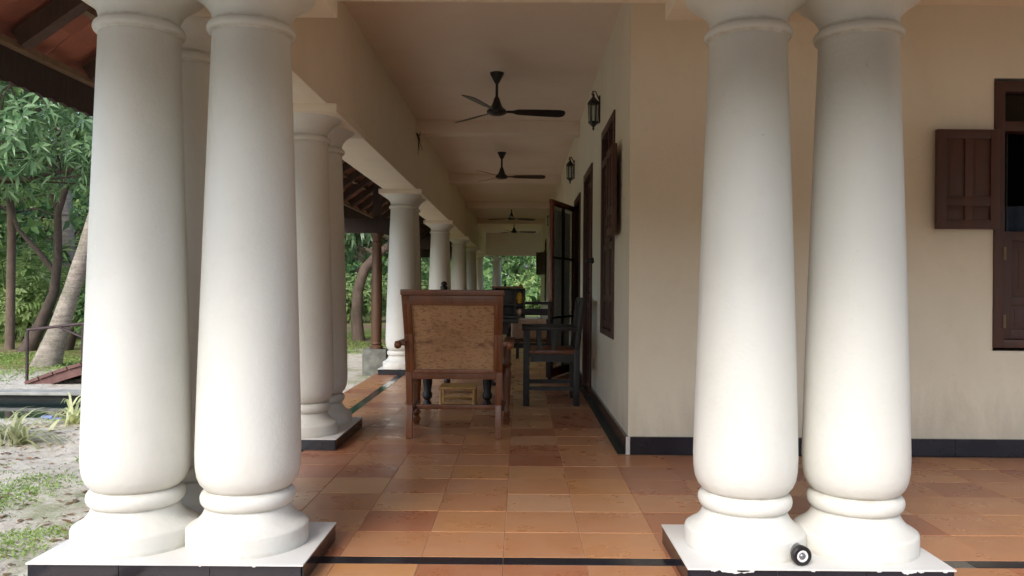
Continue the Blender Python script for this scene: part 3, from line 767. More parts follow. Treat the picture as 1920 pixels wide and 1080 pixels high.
def plinth(x0, x1, y0, y1, label, nfx, nfy, chips=()):
    cx_, cy_ = (x0 + x1) / 2, (y0 + y1) / 2
    p = thing('plinth', label, 'plinth', (cx_, cy_, 0), 0, 'black tiled plinths under the columns')
    a, b = (x1 - x0) / 2, (y1 - y0) / 2; t = 0.010
    obj('plinth_body', MB().box(-a + t, a - t, -b + t, b - t, 0.0005, PT - 0.006), 'white_joint', p)
    obj('top_slab', MB().box(-a, a, -b, b, PT - 0.006, PT), 'plinth_paint', p, bevel=0.0015)
    g = 0.003
    for s in (-1, 1):
        w = (2 * a - 0.012) / nfx
        for i in range(nfx):
            xa = -a + 0.006 + i * w
            ya, yb = (-b + 0.0015, -b + t) if s < 0 else (b - t, b - 0.0015)
            obj('facing_tile', MB().box(xa + g / 2, xa + w - g / 2, ya, yb, 0.001, PT - 0.007), 'black_tile', p)
        w = (2 * b - 0.022) / nfy
        for i in range(nfy):
            ya = -b + 0.011 + i * w
            xa, xb = (-a + 0.0015, -a + t) if s < 0 else (a - t, a - 0.0015)
            obj('facing_tile', MB().box(xa, xb, ya + g / 2, ya + w - g / 2, 0.001, PT - 0.007), 'black_tile', p)
    if chips:
        mb = MB()
        for xc, wd in chips:
            n = 9
            pts = [(xc - wd, -b - 0.0004, PT - 0.0055)] + [(xc - wd + 2 * wd * (q + 0.5) / n, -b - 0.0004, PT - 0.007 - random.uniform(0.3, 1.0) * min(0.011, wd * 0.4) * math.sin(math.pi * (q + 0.5) / n) ** 0.5) for q in range(n)] + [(xc + wd, -b - 0.0004, PT - 0.0055)]
            o = len(mb.v); mb.v += pts + [(q[0], q[1] + 0.003, q[2]) for q in pts]
            m_ = len(pts); mb.f.append(tuple(o + q for q in range(m_))); mb.f.append(tuple(o + m_ + q for q in range(m_ - 1, -1, -1)))
            for q in range(m_): mb.f.append((o + q, o + (q + 1) % m_, o + m_ + (q + 1) % m_, o + m_ + q))
        tag(obj('paint_spill', mb, 'plinth_paint', p), kind='stuff')
    return p
plinth(-1.645, -0.718, 2.67, 3.163, 'black edged white plinth under the left front column pair', 3, 2, ((0.12, 0.004), (0.30, 0.006)))
plinth(-1.645, -1.155, 3.166, 3.58, 'small plinth behind the left front pair, carrying the hidden column', 2, 2)
plinth(0.566, 1.462, 2.665, 3.163, 'chipped black edged plinth under the right front pair with the round lamp on it', 3, 2, ((-0.36, 0.012), (-0.29, 0.05), (-0.255, 0.03), (-0.03, 0.007), (0.19, 0.008), (0.29, 0.026), (0.33, 0.010), (0.41, 0.008)))
for k, y in enumerate(PY):
    plinth(-1.61, -1.115, y - 0.21, y + 0.62, 'long black edged plinth under the %s column pair down the corridor' % ords[k], 2, 3)
plinth(-1.05, -0.55, 27.35, 27.85, 'plinth under the lone column at the far end of the corridor', 1, 1)
plinth(0.70, 1.20, 27.35, 27.85, 'plinth under the pale column at the far right end of the corridor', 1, 1)

# small round lamp lying on the right plinth
sl = thing('spotlight', 'small round black rimmed lamp lying on the plinth between the two right columns', 'lamp', (0.955, 2.712, PT))
Ry = Matrix.Translation((0, 0, 0.0335)) @ Matrix.Rotation(R(8), 4, 'Z') @ Matrix.Rotation(R(90), 4, 'X')
obj('lamp_body', MB().lathe([(0.024, -0.070), (0.027, -0.066), (0.027, -0.005), (0.029, 0.0)], (0.0, 0, 0), 28, Matrix.Translation((0.006, 0, 0)) @ Ry), 'grey_metal', sl, smooth=40)
obj('rim', MB().lathe([(0.030, 0.0), (0.0335, 0.003), (0.0335, 0.018), (0.030, 0.022), (0.021, 0.022), (0.020, 0.016)], (0, 0, 0), 32, Ry), 'black_metal', sl, smooth=40)
obj('reflector', MB().lathe([(0.020, 0.0165), (0.0195, 0.0205), (0.0165, 0.0215), (0.013, 0.018)], (0, 0, 0), 28, Ry), 'white_plastic', sl, smooth=40)
obj('bulb', MB().lathe([(0.012, 0.0175), (0.011, 0.021), (0.006, 0.0245), (0.001, 0.0255)], (0, 0, 0), 20, Ry), 'grey_metal', sl, smooth=60)

# ------------------------------------------------------------------ lean-to tiled roofs
def lean_to(name, label, L, start, y_tiles, W=0.89, z_in=2.80, rowsn=4, bats=(0.10, 0.36, 0.62)):
    """local: x runs along the eave, y runs outwards (0 at the wall, 0.88 at the eave)"""
    r = thing(name, label, 'roof')
    z_out = 2.155
    sl_ = (z_out - z_in) / W
    def zz(yv, off=0.0): return z_in + sl_ * yv + off
    def run(nm, mb, mat, **k): return obj(nm, mb, mat, r, **k)
    # fascia with scalloped lower edge
    fa = MB(); n = int(L / 0.11); step = L / n
    vs = []; 
    for i in range(n + 1):
        for q in ((0.0, 0.0), (0.5, 0.012)):
            if i == n and q[0]: continue
            xx = (i + q[0]) * step; vs.append((xx, q[1]))
    for t0, t1 in ((W, W + 0.022),):
        o = len(fa.v)
        for (xx, dz) in vs:
            fa.v += [(xx, t0, 1.962 + dz), (xx, t0, 2.150), (xx, t1, 1.962 + dz), (xx, t1, 2.150)]
        for i in range(len(vs) - 1):
            a = o + 4 * i; b = a + 4
            fa.f += [(a, b, b + 1, a + 1), (a + 2, a + 3, b + 3, b + 2), (a, a + 2, b + 2, b), (a + 1, b + 1, b + 3, a + 3)]
    run('fascia', fa, 'roof_wood')
    run('eave_batten', MB().box(0.01, L, W - 0.052, W - 0.003, 2.128, 2.158), 'batten_wood')
    xr_ = start
    while xr_ < L:
        run('rafter', MB().bar((xr_, 0.0, zz(0, -0.035)), (xr_, W - 0.055, zz(W - 0.055, -0.028)), 0.075, 0.085), 'rafter_wood')
        xr_ += 0.62
    for yv in bats:
        run('batten', MB().bar((0.02, yv, zz(yv, 0.024)), (L - 0.02, yv, zz(yv, 0.024)), 0.045, 0.028), 'batten_wood')
    # clay tiles: single ones where the picture shows them, the rest joined
    me = None; rest = MB()
    def tile_geo(w, l):
        mb = MB(); n = 5
        vs = []
        for j, yv in enumerate((0, l)):
            for i in range(n):
                u = i / (n - 1); vs.append((u * w, yv, 0.010 * math.sin(u * math.pi * 2) - (0.012 if j else 0)))
        vs += [(p[0], p[1], p[2] + 0.013) for p in vs]
        fs = []
        for i in range(n - 1):
            fs += [(i, i + 1, n + i + 1, n + i), (2 * n + i, 3 * n + i, 3 * n + i + 1, 2 * n + i + 1)]
            fs += [(i, 2 * n + i, 2 * n + i + 1, i + 1), (n + i, n + i + 1, 3 * n + i + 1, 3 * n + i)]
        fs += [(0, n, 3 * n, 2 * n), (n - 1, 3 * n - 1, 4 * n - 1, 2 * n - 1)]
        mb.add(vs, fs); return mb
    tw, tl = 0.236, 0.345
    geo = tile_geo(tw - 0.004, tl)
    pitch = math.atan(sl_)
    me = geo.mesh('roof_tile', 'roof_tile', 50)
    nx_ = int(L / tw)
    for i in range(nx_):
        for j in range(rowsn):
            yv = 0.0 + j * 0.245
            mt = Matrix.Translation((i * tw, yv, zz(yv, 0.062 + random.uniform(0, 0.004)))) @ Matrix.Rotation(pitch, 4, 'X') @ Matrix.Rotation(random.uniform(-0.01, 0.01), 4, 'Z')
            if y_tiles and y_tiles[0] <= i * tw <= y_tiles[1]:
                o = link('roof_tile', me, r); o.matrix_local = mt
            else:
                rest.add([mt @ Vector(v) for v in geo.v], geo.f)
    if rest.v: tag(run('more_roof_tiles', rest, 'roof_tile'), kind='stuff')
    return r
rl = lean_to('side_lean_to_roof', 'red clay tiled lean-to roof on dark rafters along the garden side', 26.6, 2.05 - 0.02, (1.2, 12.0))
rl.matrix_world = Matrix.Translation((-1.565, 1.80, 0)) @ Matrix.Rotation(R(90), 4, 'Z')
rf = lean_to('front_lean_to_roof', 'clay tiled lean-to roof over the front columns, above the camera', 9.4, 0.3, None, 1.45, 2.93, 6, (0.10, 0.36, 0.62, 0.88, 1.14))
rf.matrix_world = Matrix.Translation((6.95, 2.74, 0)) @ Matrix.Rotation(R(180), 4, 'Z')
# purlin on posts under the garden side roof
post_prof = [(0.085, 0.0), (0.085, 0.03), (0.062, 0.05), (0.075, 0.07), (0.062, 0.09), (0.066, 0.14), (0.072, 0.6), (0.066, 1.1), (0.058, 1.34), (0.07, 1.36), (0.07, 1.39), (0.055, 1.41), (0.07, 1.47), (0.085, 1.49), (0.085, 1.515)]
for k, yv in enumerate((10.5, 14.7, 18.9)):
    lab = ['turned brown wooden post on a grey block between the white columns', 'turned brown wooden post behind the third column pair', 'turned brown wooden post far along the garden side'][k]
    p = thing('wooden_post', lab, 'post', (-1.88, yv, 0.19), 0, 'wooden posts of the garden side roof')
    obj('shaft', MB().lathe(post_prof, n=28), 'post_wood', p, smooth=35)
    cr = thing('cross_beam', ['dark wooden tie beam on the nearest wooden post under the tiled lean-to roof', 'dark tie beam on the second wooden post', 'dark tie beam on the farthest wooden post'][k], 'beam', (-1.88, yv, 1.705), 0, 'tie beams on the wooden posts')
    obj('beam', MB().box(-0.55, 0.315, -0.055, 0.055, 0.001, 0.19), 'roof_wood', cr, bevel=0.004)
    obj('king_strut', MB().box(-0.05, 0.05, -0.04, 0.04, 0.191, 0.62), 'roof_wood', cr)
    pb = MB().box(-0.155, 0.155, -0.155, 0.155, -0.36, 0.0)
    lab = ['square grey block under the nearest wooden post', 'square grey block under the second wooden post', 'square grey block under the farthest wooden post'][k]
    tag(obj('stone_pedestal', pb, 'grey_block', None, (-1.88, yv, 0.19), bevel=0.008), lab, 'pedestal', 'grey blocks under the wooden posts')

# ------------------------------------------------------------------ ceiling fans
def blade_mb():
    mb = MB(); xs = [0.085, 0.14, 0.19, 0.30, 0.45, 0.56, 0.595, 0.608]; ws = [0.018, 0.020, 0.046, 0.055, 0.062, 0.064, 0.050, 0.02]
    vs = []
    for x_, w_ in zip(xs, ws):
        tw_ = -0.26
        for s in (-1, 1):
            for t in (0, 0.004): vs.append((x_, s * w_, s * w_ * tw_ + t))
    for i in range(len(xs) - 1):
        a = 4 * i; b_ = a + 4
        mb.f += [(a, b_, b_ + 2, a + 2), (a + 1, a + 3, b_ + 3, b_ + 1), (a, a + 1, b_ + 1, b_), (a + 2, b_ + 2, b_ + 3, a + 3)]
    mb.f += [(0, 2, 3, 1), (len(vs) - 4, len(vs) - 3, len(vs) - 1, len(vs) - 2)]
    mb.v = vs; return mb
def make_fan(label):
    f = thing('ceiling_fan', label, 'fan', (0, 0, 0), 0, 'black ceiling fans along the corridor')
    obj('canopy', MB().lathe([(0.062, 0.0), (0.060, -0.012), (0.040, -0.05), (0.022, -0.085), (0.014, -0.095)], n=28), 'black_metal', f, smooth=40)
    obj('downrod', MB().lathe([(0.0125, -0.08), (0.0125, -0.245)], n=14), 'black_metal', f, smooth=40)
    obj('motor', MB().lathe([(0.014, -0.205), (0.024, -0.225), (0.036, -0.262), (0.052, -0.300), (0.078, -0.322), (0.088, -0.336), (0.086, -0.352), (0.06, -0.366), (0.02, -0.372)], n=32), 'black_metal', f, smooth=40)
    bme = blade_mb().mesh('blade', 'black_metal', 40)
    for k in range(3):
        o = link('blade', bme, f, (0, 0, -0.338)); o.rotation_euler = (0, 0, R(120 * k))
    return f
fan0 = make_fan('nearest black ceiling fan, largest in the picture, above the cane back chair')
fan0.location = (-0.215, 7.0, CEIL); fan0.rotation_euler = (0, 0, R(8))
for (fx, fy, rz, lab) in ((-0.265, 11.1, 2, 'second black ceiling fan from the camera, beyond the first ceiling rib'),
                          (-0.20, 17.8, 30, 'third black ceiling fan from the camera, small, above the far chairs'),
                          (-0.175, 22.0, 8, 'farthest and smallest black ceiling fan, near the end of the corridor')):
    f = copy_tree(fan0); f.location = (fx, fy, CEIL); f.rotation_euler = (0, 0, R(rz)); f['label'] = lab
# lanterns on the side wall
def make_lantern(label):
    l = thing('wall_lantern', label, 'lantern', (0, 0, 0), 0, 'black carriage lanterns on the corridor wall')
    n = 6
    obj('backplate', MB().box(-0.012, 0.0, -0.035, 0.035, -0.10, 0.13), 'black_metal', l, bevel=0.003)
    obj('bracket', MB().tube([(-0.01, 0, 0.10), (-0.05, 0, 0.165), (-0.085, 0, 0.17), (-0.095, 0, 0.14)], 0.007, 8), 'black_metal', l, smooth=40)
    obj('cap', MB().lathe([(0.072, 0.062), (0.060, 0.082), (0.03, 0.110), (0.012, 0.125), (0.016, 0.135), (0.004, 0.158)], (-0.075, 0, 0), n), 'black_metal', l)
    obj('foot', MB().lathe([(0.004, -0.168), (0.014, -0.150), (0.010, -0.138), (0.034, -0.120), (0.060, -0.102), (0.062, -0.092)], (-0.075, 0, 0), n), 'black_metal', l)
    fr = MB()
    for k in range(n):
        a = 2 * math.pi * k / n; fr.tube([(-0.075 + 0.052 * math.cos(a), 0.052 * math.sin(a), -0.094), (-0.075 + 0.062 * math.cos(a), 0.062 * math.sin(a), 0.064)], 0.005, 5)
    obj('cage', fr, 'black_metal', l)
    obj('glass', MB().lathe([(0.046, -0.092), (0.055, 0.062)], (-0.075, 0, 0), n), 'glass', l)
    obj('candle_tube', MB().lathe([(0.011, -0.09), (0.011, 0.0), (0.007, 0.02), (0.002, 0.04)], (-0.075, 0, 0), 10), 'white_plastic', l)
    return l
lan = make_lantern('nearest black wall lantern, above and beside the first side window')
lan.location = (XW, 6.72, 2.49); lan.scale = (0.72, 0.85, 0.98)
for (yv, lab) in ((9.85, 'second black wall lantern, just beyond the glazed door'), (17.0, 'third black wall lantern, tiny, far along the corridor wall')):
    l = copy_tree(lan); l.location = (XW, yv, 2.45); l['label'] = lab
# dry twigs hanging on the beam
tb = MB()
for k in range(9):
    a = random.uniform(-0.10, 0.12); b_ = random.uniform(-0.02, 0.28)
    tb.tube([(0.0, 0, 0.0), (0.02 + random.random() * 0.02, a * 0.5, -0.08 + random.uniform(-0.05, 0.05)), (0.03 + random.random() * 0.03, a, -b_)], [0.006, 0.004, 0.002], 5)
tag(obj('twig_bundle', tb, 'twig', None, (-1.178, 9.0, 2.74)), 'small dark bundle of dry twigs hanging high on the left beam', 'twigs')

# ------------------------------------------------------------------ furniture
# big planter's chair with cane back
pc = thing('cane_armchair', 'big reddish wooden armchair seen from behind with worn cane back panel', 'armchair', (-0.43, 5.32, 0))
def P(x_, y_, z_): return (x_ + 0.43, y_ - 5.32, z_)
def turned_leg(h, r=0.034):
    return [(r * 0.55, 0.0), (r * 0.75, 0.02), (r * 0.9, 0.045), (r * 0.5, 0.065), (r * 0.95, 0.085), (r * 0.6, 0.11), (r * 0.78, 0.2), (r * 1.0, 0.34), (r * 1.05, h * 0.62), (r * 0.7, h * 0.68), (r * 1.1, h * 0.72), (r * 0.75, h * 0.76), (r * 0.95, h * 0.86), (r * 0.85, h)]
for s, (xf_, xt) in ((-1, (-0.728, -0.742)), (1, (-0.138, -0.128))):
    mb = MB()
    pts = [(xf_ , 5.30, 0.0), (xf_, 5.325, 0.22), (xf_ + 0.005 * s, 5.31, 0.44), ((xf_ + xt) / 2, 5.25, 0.70), (xt, 5.155, 0.955)]
    for a, b_ in zip(pts[:-1], pts[1:]): mb.bar(P(*a), P(*b_), 0.042, 0.042, (0, 1, 0))
    obj('leg', mb, 'red_wood', pc, bevel=0.004)
obj('top_rail', MB().bar(P(-0.768, 5.15, 0.968), P(-0.100, 5.15, 0.968), 0.045, 0.036).bar(P(-0.745, 5.165, 0.925), P(-0.125, 5.165, 0.925), 0.034, 0.060), 'red_wood', pc, bevel=0.005)
obj('bottom_rail', MB().bar(P(-0.71, 5.315, 0.418), P(-0.155, 5.315, 0.418), 0.038, 0.052), 'red_wood', pc, bevel=0.004)
# inner moulding round the cane
def back_pt(u, v, off=0.0):
    """u 0..1 across, v 0..1 up the back"""
    z_ = 0.445 + v * 0.455; t = (z_ - 0.44) / 0.515
    xl = -0.706 + (-0.718 + 0.706) * t; xr2 = -0.160 + (-0.150 + 0.160) * t
    if z_ < 0.70: yv = 5.31 + (5.25 - 5.31) * (z_ - 0.44) / 0.26
    else: yv = 5.25 + (5.155 - 5.25) * (z_ - 0.70) / 0.255
    return P(xl + (xr2 - xl) * u, yv - off, z_)
mo = MB()
for a, b_ in (((0, 0), (0, 0.55)), ((0, 0.55), (0, 1)), ((1, 0), (1, 0.55)), ((1, 0.55), (1, 1)), ((0, 0), (1, 0)), ((0, 1), (1, 1))):
    mo.bar(back_pt(*a, 0.012), back_pt(*b_, 0.012), 0.026, 0.026, (0, 1, 0))
obj('back_moulding', mo, 'red_wood', pc, bevel=0.005)
cn = MB(); NU, NV = 10, 8
for off in (0.004, -0.008):
    o = len(cn.v)
    for j in range(NV + 1):
        for i in range(NU + 1): cn.v.append(back_pt(i / NU, j / NV, off))
    for j in range(NV):
        for i in range(NU):
            a = o + j * (NU + 1) + i; cn.f.append((a, a + 1, a + NU + 2, a + NU + 1))
obj('cane_panel', cn, 'cane', pc, smooth=60)
obj('seat', MB().box(-0.285, 0.285, 0.02, 0.56, 0.395, 0.425), 'cane', pc)
obj('seat_frame', MB().box(-0.30, -0.262, 0.0, 0.585, 0.37, 0.43).box(0.262, 0.30, 0.0, 0.585, 0.37, 0.43).box(-0.262, 0.262, 0.55, 0.585, 0.37, 0.43), 'red_wood', pc, bevel=0.003)
for xl in (-0.752, -0.095): obj('leg', MB().lathe(turned_leg(0.615, 0.036), P(xl, 5.86, 0), 20), 'red_wood', pc, smooth=35)
for s, xl in ((-1, -0.775), (1, -0.072)):
    am = MB()
    am.bar(P(xl, 5.18, 0.635), P(xl, 5.90, 0.625), 0.07, 0.028); obj('arm', am, 'red_wood', pc, bevel=0.006)
    obj('arm_knob', MB().lathe([(0.006, -0.03), (0.022, -0.02), (0.024, 0.0), (0.016, 0.016), (0.004, 0.02)], P(xl - (0.012 if s < 0 else -0.012), 5.17, 0.632), 14), 'red_wood', pc, smooth=60)
obj('stretcher', MB().bar(P(-0.735, 5.60, 0.165), P(-0.11, 5.60, 0.165), 0.03, 0.030), 'red_wood', pc, bevel=0.003)
for xl in (-0.735, -0.115): obj('stretcher', MB().bar(P(xl, 5.32, 0.165), P(xl, 5.86, 0.165), 0.028, 0.03), 'red_wood', pc, bevel=0.003)

# black table
tb_ = thing('table', 'long black wooden table with turned legs behind the cane back chair', 'table', (-0.46, 7.4, 0))
obj('table_top', MB().box(-0.43, 0.45, -0.95, 0.95, 0.715, 0.748), 'black_wood', tb_, bevel=0.006)
obj('apron', MB().box(-0.34, 0.36, -0.86, -0.835, 0.62, 0.714).box(-0.34, 0.36, 0.835, 0.86, 0.62, 0.714).box(-0.34, -0.315, -0.835, 0.835, 0.62, 0.714).box(0.335, 0.36, -0.835, 0.835, 0.62, 0.714), 'black_wood', tb_)
tleg = [(0.022, 0), (0.03, 0.02), (0.036, 0.045), (0.022, 0.075), (0.040, 0.10), (0.040, 0.13), (0.030, 0.15), (0.040, 0.22), (0.046, 0.36), (0.038, 0.48), (0.028, 0.52), (0.044, 0.54), (0.044, 0.715)]
for lx, ly in ((-0.295, -0.82), (0.197, -0.82), (-0.28, 0.80), (0.197, 0.80)):
    obj('leg', MB().lathe(tleg, (lx, ly, 0), 22), 'black_wood', tb_, smooth=35)
# things on the table
bx = thing('display_box', 'black open fronted wooden box with a yellow panel standing on the table end', 'box', (-0.07, 6.72, 0.748))
obj('case', MB().box(-0.16, 0.115, 0.02, 0.03, 0.0, 0.25).box(-0.16, -0.14, -0.1, 0.02, 0, 0.25).box(0.098, 0.115, -0.1, 0.02, 0.0, 0.235).box(-0.14, 0.098, -0.1, 0.02, 0.0, 0.02).box(-0.14, 0.098, -0.1, 0.02, 0.105, 0.118), 'black_wood', bx, bevel=0.003)
obj('lid', MB().box(-0.165, 0.10, -0.105, 0.035, 0.2505, 0.266), 'red_wood', bx, bevel=0.004)
obj('divider', MB().box(0.022, 0.034, -0.098, 0.019, 0.021, 0.2495), 'black_wood', bx)
obj('yellow_panel', MB().lathe([(0.0, 0), (0.028, 0.005), (0.031, 0.045), (0.024, 0.085), (0.0, 0.10)], (0.066, -0.03, 0.12), 18), 'yellow_panel', bx, smooth=50)
obj('pale_bowl', MB().lathe([(0.0, 0.0), (0.014, 0.0), (0.028, 0.02), (0.03, 0.04), (0.024, 0.055), (0.0, 0.06)], (0.066, -0.04, 0.022), 18), 'pale_disc', bx, smooth=50)
obj('finial', MB().lathe([(0.012, 0.266), (0.012, 0.275), (0.005, 0.285), (0.007, 0.30), (0.002, 0.322)], (-0.055, -0.04, 0), 12), 'black_metal', bx, smooth=50)
obj('lid_knob', MB().lathe([(0.0, 0.266), (0.016, 0.267), (0.018, 0.278), (0.0, 0.288)], (0.075, -0.06, 0), 14), 'brass', bx, smooth=50)
cd = thing('candlestick', 'dark candlestick on the table, only its round knob showing over the chair back', 'candlestick', (-0.665, 7.0, 0.748))
obj('stem', MB().lathe([(0.05, 0), (0.05, 0.01), (0.02, 0.03), (0.012, 0.07), (0.018, 0.12), (0.010, 0.16), (0.014, 0.225), (0.03, 0.235), (0.032, 0.255), (0.024, 0.266)], n=20), 'black_metal', cd, smooth=45)
obj('knob', MB().lathe([(0.012, 0.266), (0.024, 0.272), (0.027, 0.285), (0.018, 0.300), (0.003, 0.306)], n=18), 'black_metal', cd, smooth=50)

# bamboo footstool
st = thing('bamboo_stool', 'low pale bamboo stool standing under the black table', 'stool', (-0.50, 6.66, 0))
for lx, ly in ((-0.14, -0.12), (0.13, -0.12), (-0.14, 0.14), (0.13, 0.14)):
    obj('leg', MB().tube([(lx, ly, 0), (lx, ly, 0.165)], 0.0125, 10), 'bamboo', st, smooth=40)
for ly in (-0.12, 0.14):
    for zz_ in (0.055, 0.11): obj('rail', MB().tube([(-0.145, ly, zz_), (0.135, ly, zz_)], 0.009, 8), 'bamboo', st, smooth=40)
for i in range(9): obj('slat', MB().tube([(-0.155, -0.125 + 0.033 * i, 0.175), (0.145, -0.125 + 0.033 * i, 0.175)], 0.0125, 8), 'bamboo', st, smooth=40)

# black armchair by the wall, facing the table (seen from its side)
ac = thing('black_armchair', 'black wooden armchair by the corridor wall, turned sideways with a red brown seat', 'armchair', (0.27, 7.05, 0), 0, 'black armchairs')
def bleg(x_, y_, h, w=0.052): obj('leg', MB().box(x_ - w / 2, x_ + w / 2, y_ - w / 2, y_ + w / 2, 0, h), 'black_wood', ac, bevel=0.004)
bleg(-0.21, -0.25, 0.64); bleg(-0.21, 0.27, 0.64)
for ly in (-0.25, 0.27):
    mb = MB(); mb.bar((0.215, ly, 0), (0.215, ly, 0.47), 0.052, 0.052, (0, 1, 0)); mb.bar((0.215, ly, 0.46), (0.265, ly, 0.90), 0.045, 0.045, (0, 1, 0))
    obj('back_post', mb, 'black_wood', ac, bevel=0.004)
    obj('arm', MB().box(-0.25, 0.22, ly - 0.035, ly + 0.035, 0.64, 0.672), 'black_wood', ac, bevel=0.006)
    obj('side_apron', MB().box(-0.18, 0.19, ly - 0.014, ly + 0.014, 0.375, 0.44), 'black_wood', ac)
    for sx in (-0.10, 0.02): obj('arm_slat', MB().box(sx - 0.018, sx + 0.018, ly - 0.009, ly + 0.009, 0.475, 0.64), 'black_wood', ac)
    obj('stretcher', MB().box(-0.185, 0.19, ly - 0.012, ly + 0.012, 0.13, 0.165), 'black_wood', ac)
obj('front_apron', MB().box(-0.225, -0.195, -0.22, 0.24, 0.375, 0.44), 'black_wood', ac)
obj('seat', MB().box(-0.235, 0.215, -0.275, 0.295, 0.441, 0.474), 'red_wood', ac, bevel=0.006)
for i in range(4): obj('back_slat', MB().bar((0.222, -0.16 + 0.113 * i, 0.48), (0.26, -0.16 + 0.113 * i, 0.85), 0.05, 0.014, (1, 0, 0)), 'black_wood', ac)
obj('top_rail', MB().bar((0.264, -0.275, 0.885), (0.264, 0.295, 0.885), 0.03, 0.07), 'black_wood', ac, bevel=0.005)
obj('price_card', MB().box(-0.04, 0.03, -0.12, -0.06, 0.4745, 0.4765), 'pale_disc', ac)
bpy.data.objects.remove(bpy.data.objects['price_card'])
# second black armchair, farther, its back towards the camera
ac2 = thing('black_armchair', 'black armchair beyond the table with its open railed back towards the camera', 'armchair', (0.10, 8.75, 0), 0, 'black armchairs')
for sx in (-0.22, 0.22):
    obj('back_post', MB().box(sx - 0.02, sx + 0.02, -0.25, -0.21, 0, 0.86), 'black_wood', ac2, bevel=0.004)
    obj('leg', MB().box(sx - 0.022, sx + 0.022, 0.20, 0.244, 0, 0.63), 'black_wood', ac2, bevel=0.004)
    obj('arm', MB().box(sx - 0.03, sx + 0.03, -0.21, 0.26, 0.631, 0.66), 'black_wood', ac2, bevel=0.005)
obj('top_rail', MB().box(-0.20, 0.20, -0.245, -0.215, 0.825, 0.855), 'black_wood', ac2)
obj('mid_rail', MB().box(-0.20, 0.20, -0.245, -0.215, 0.71, 0.78), 'black_wood', ac2)
obj('seat', MB().box(-0.24, 0.24, -0.21, 0.25, 0.42, 0.45), 'red_wood', ac2, bevel=0.005)
obj('seat_rail', MB().box(-0.20, 0.20, -0.245, -0.212, 0.36, 0.415), 'black_wood', ac2)
cu = tag(obj('cushion', MB().box(-0.19, 0.19, -0.05, 0.05, 0, 0.215), 'cream_cloth', None, (0.10, 8.62, 0.452), bevel=0.03), 'pale cream cushion on the farther black armchair', 'cushion')
# third chair farther down, left of the corridor
ac3 = copy_tree(ac2); ac3.location = (-0.25, 11.6, 0); ac3.rotation_euler = (0, 0, R(180)); ac3['label'] = 'small distant black armchair under the second fan, facing the camera'

# ------------------------------------------------------------------ garden: bridge, kerb, plants
kb = thing('pond_kerb', 'weathered concrete kerb along the far side of the small pond', 'kerb', (-5.4, 8.45, 0))
for i in range(7):
    obj('kerb_slab', MB().box(-3.6 + i * 0.9 + 0.005, -3.6 + (i + 1) * 0.9 - 0.005, -0.16, 0.10, -0.150, -0.125 + random.uniform(-0.005, 0.005)), 'kerb_stone', kb, bevel=0.006)
obj('kerb_wall', MB().box(-3.6, 2.7, -0.05, 0.08, -0.65, -0.157), 'wet_stone', kb)
br = thing('footbridge', 'small dark wooden footbridge with thin iron railing beside the pond', 'footbridge', (-4.30, 9.6, GZ))
def arc(t): return 0.02 + 0.32 * math.sin(math.pi * min(1, max(0, t)))
N = 16; BL = 2.6
for i in range(N):
    t0 = (i + 0.04) / N; t1 = (i + 0.96) / N
    a = (-1.35 + BL * t0, arc(t0)); b_ = (-1.35 + BL * t1, arc(t1))
    mb = MB(); mb.bar((a[0], 0, a[1]), (b_[0], 0, b_[1]), 0.95, 0.035); obj('plank', mb, 'deck_wood', br)
for yv in (-0.42, 0.42):
    mb = MB()
    for i in range(12):
        t0 = i / 12; t1 = (i + 1) / 12
        mb.bar((-1.35 + BL * t0, yv, arc(t0) - 0.07), (-1.35 + BL * t1, yv, arc(t1) - 0.07), 0.06, 0.10)
    obj('side_beam', mb, 'deck_wood', br)
yv = -0.44
for t in (0.005, 0.25, 0.50, 0.75, 0.97):
    xx = -1.35 + BL * t; obj('railing_post', MB().tube([(xx, yv, arc(t) - 0.1), (xx, yv, arc(t) * 0.35 + 0.62)], 0.017, 8), 'rust_metal', br)
obj('handrail', MB().tube([(-1.35 + BL * t, yv, arc(t) * 0.35 + 0.62) for t in (0.005, 0.25, 0.36, 0.50, 0.62, 0.75, 0.97)], 0.017, 8), 'rust_metal', br)
obj('brace', MB().tube([(-1.35 + BL * 0.14, yv, 0.67), (-1.35 + BL * 0.38, yv, 0.40)], 0.014, 8), 'rust_metal', br)
tag(obj('plastic_scrap', MB().box(-0.07, 0.07, -0.04, 0.04, 0, 0.03).box(-0.12, -0.03, 0.0, 0.08, 0.031, 0.05), 'blue_plastic', None, (-4.05, 7.0, -0.20), 0.4, bevel=0.008), 'bluish plastic scrap lying at the pond edge', 'litter')

# ---- leaves as arrays
def rot_from_dir(d):
    """for each direction an orthonormal frame (a, b, d)"""
    d = d / np.linalg.norm(d, axis=1, keepdims=True)
    r = np.random.default_rng(5).normal(size=d.shape); a = np.cross(d, r); a /= np.linalg.norm(a, axis=1, keepdims=True); b = np.cross(d, a)
    return a, b, d
def blades(base, direc, normal, length, width, droop=0.25):
    """folded lance leaves: base (n,3), direc (n,3) unit, normal (n,3) unit"""
    n = len(base); side = np.cross(direc, normal); side /= np.linalg.norm(side, axis=1, keepdims=True) + 1e-9
    L = length[:, None]; W = width[:, None]
    dn = np.zeros((n, 3)); dn[:, 2] = -1
    mid = base + direc * L * 0.45 + dn * L * droop * 0.2
    tip = base + direc * L + dn * L * droop
    l = mid + side * W * 0.5 + normal * W * 0.14; r = mid - side * W * 0.5 + normal * W * 0.14
    V = np.stack([base, l, mid, r, tip], 1).reshape(-1, 3)
    o = np.arange(n)[:, None] * 5
    F = np.concatenate([o + np.array([0, 2, 1]), o + np.array([0, 3, 2]), o + np.array([1, 2, 4]), o + np.array([2, 3, 4])], 0)
    return V, F
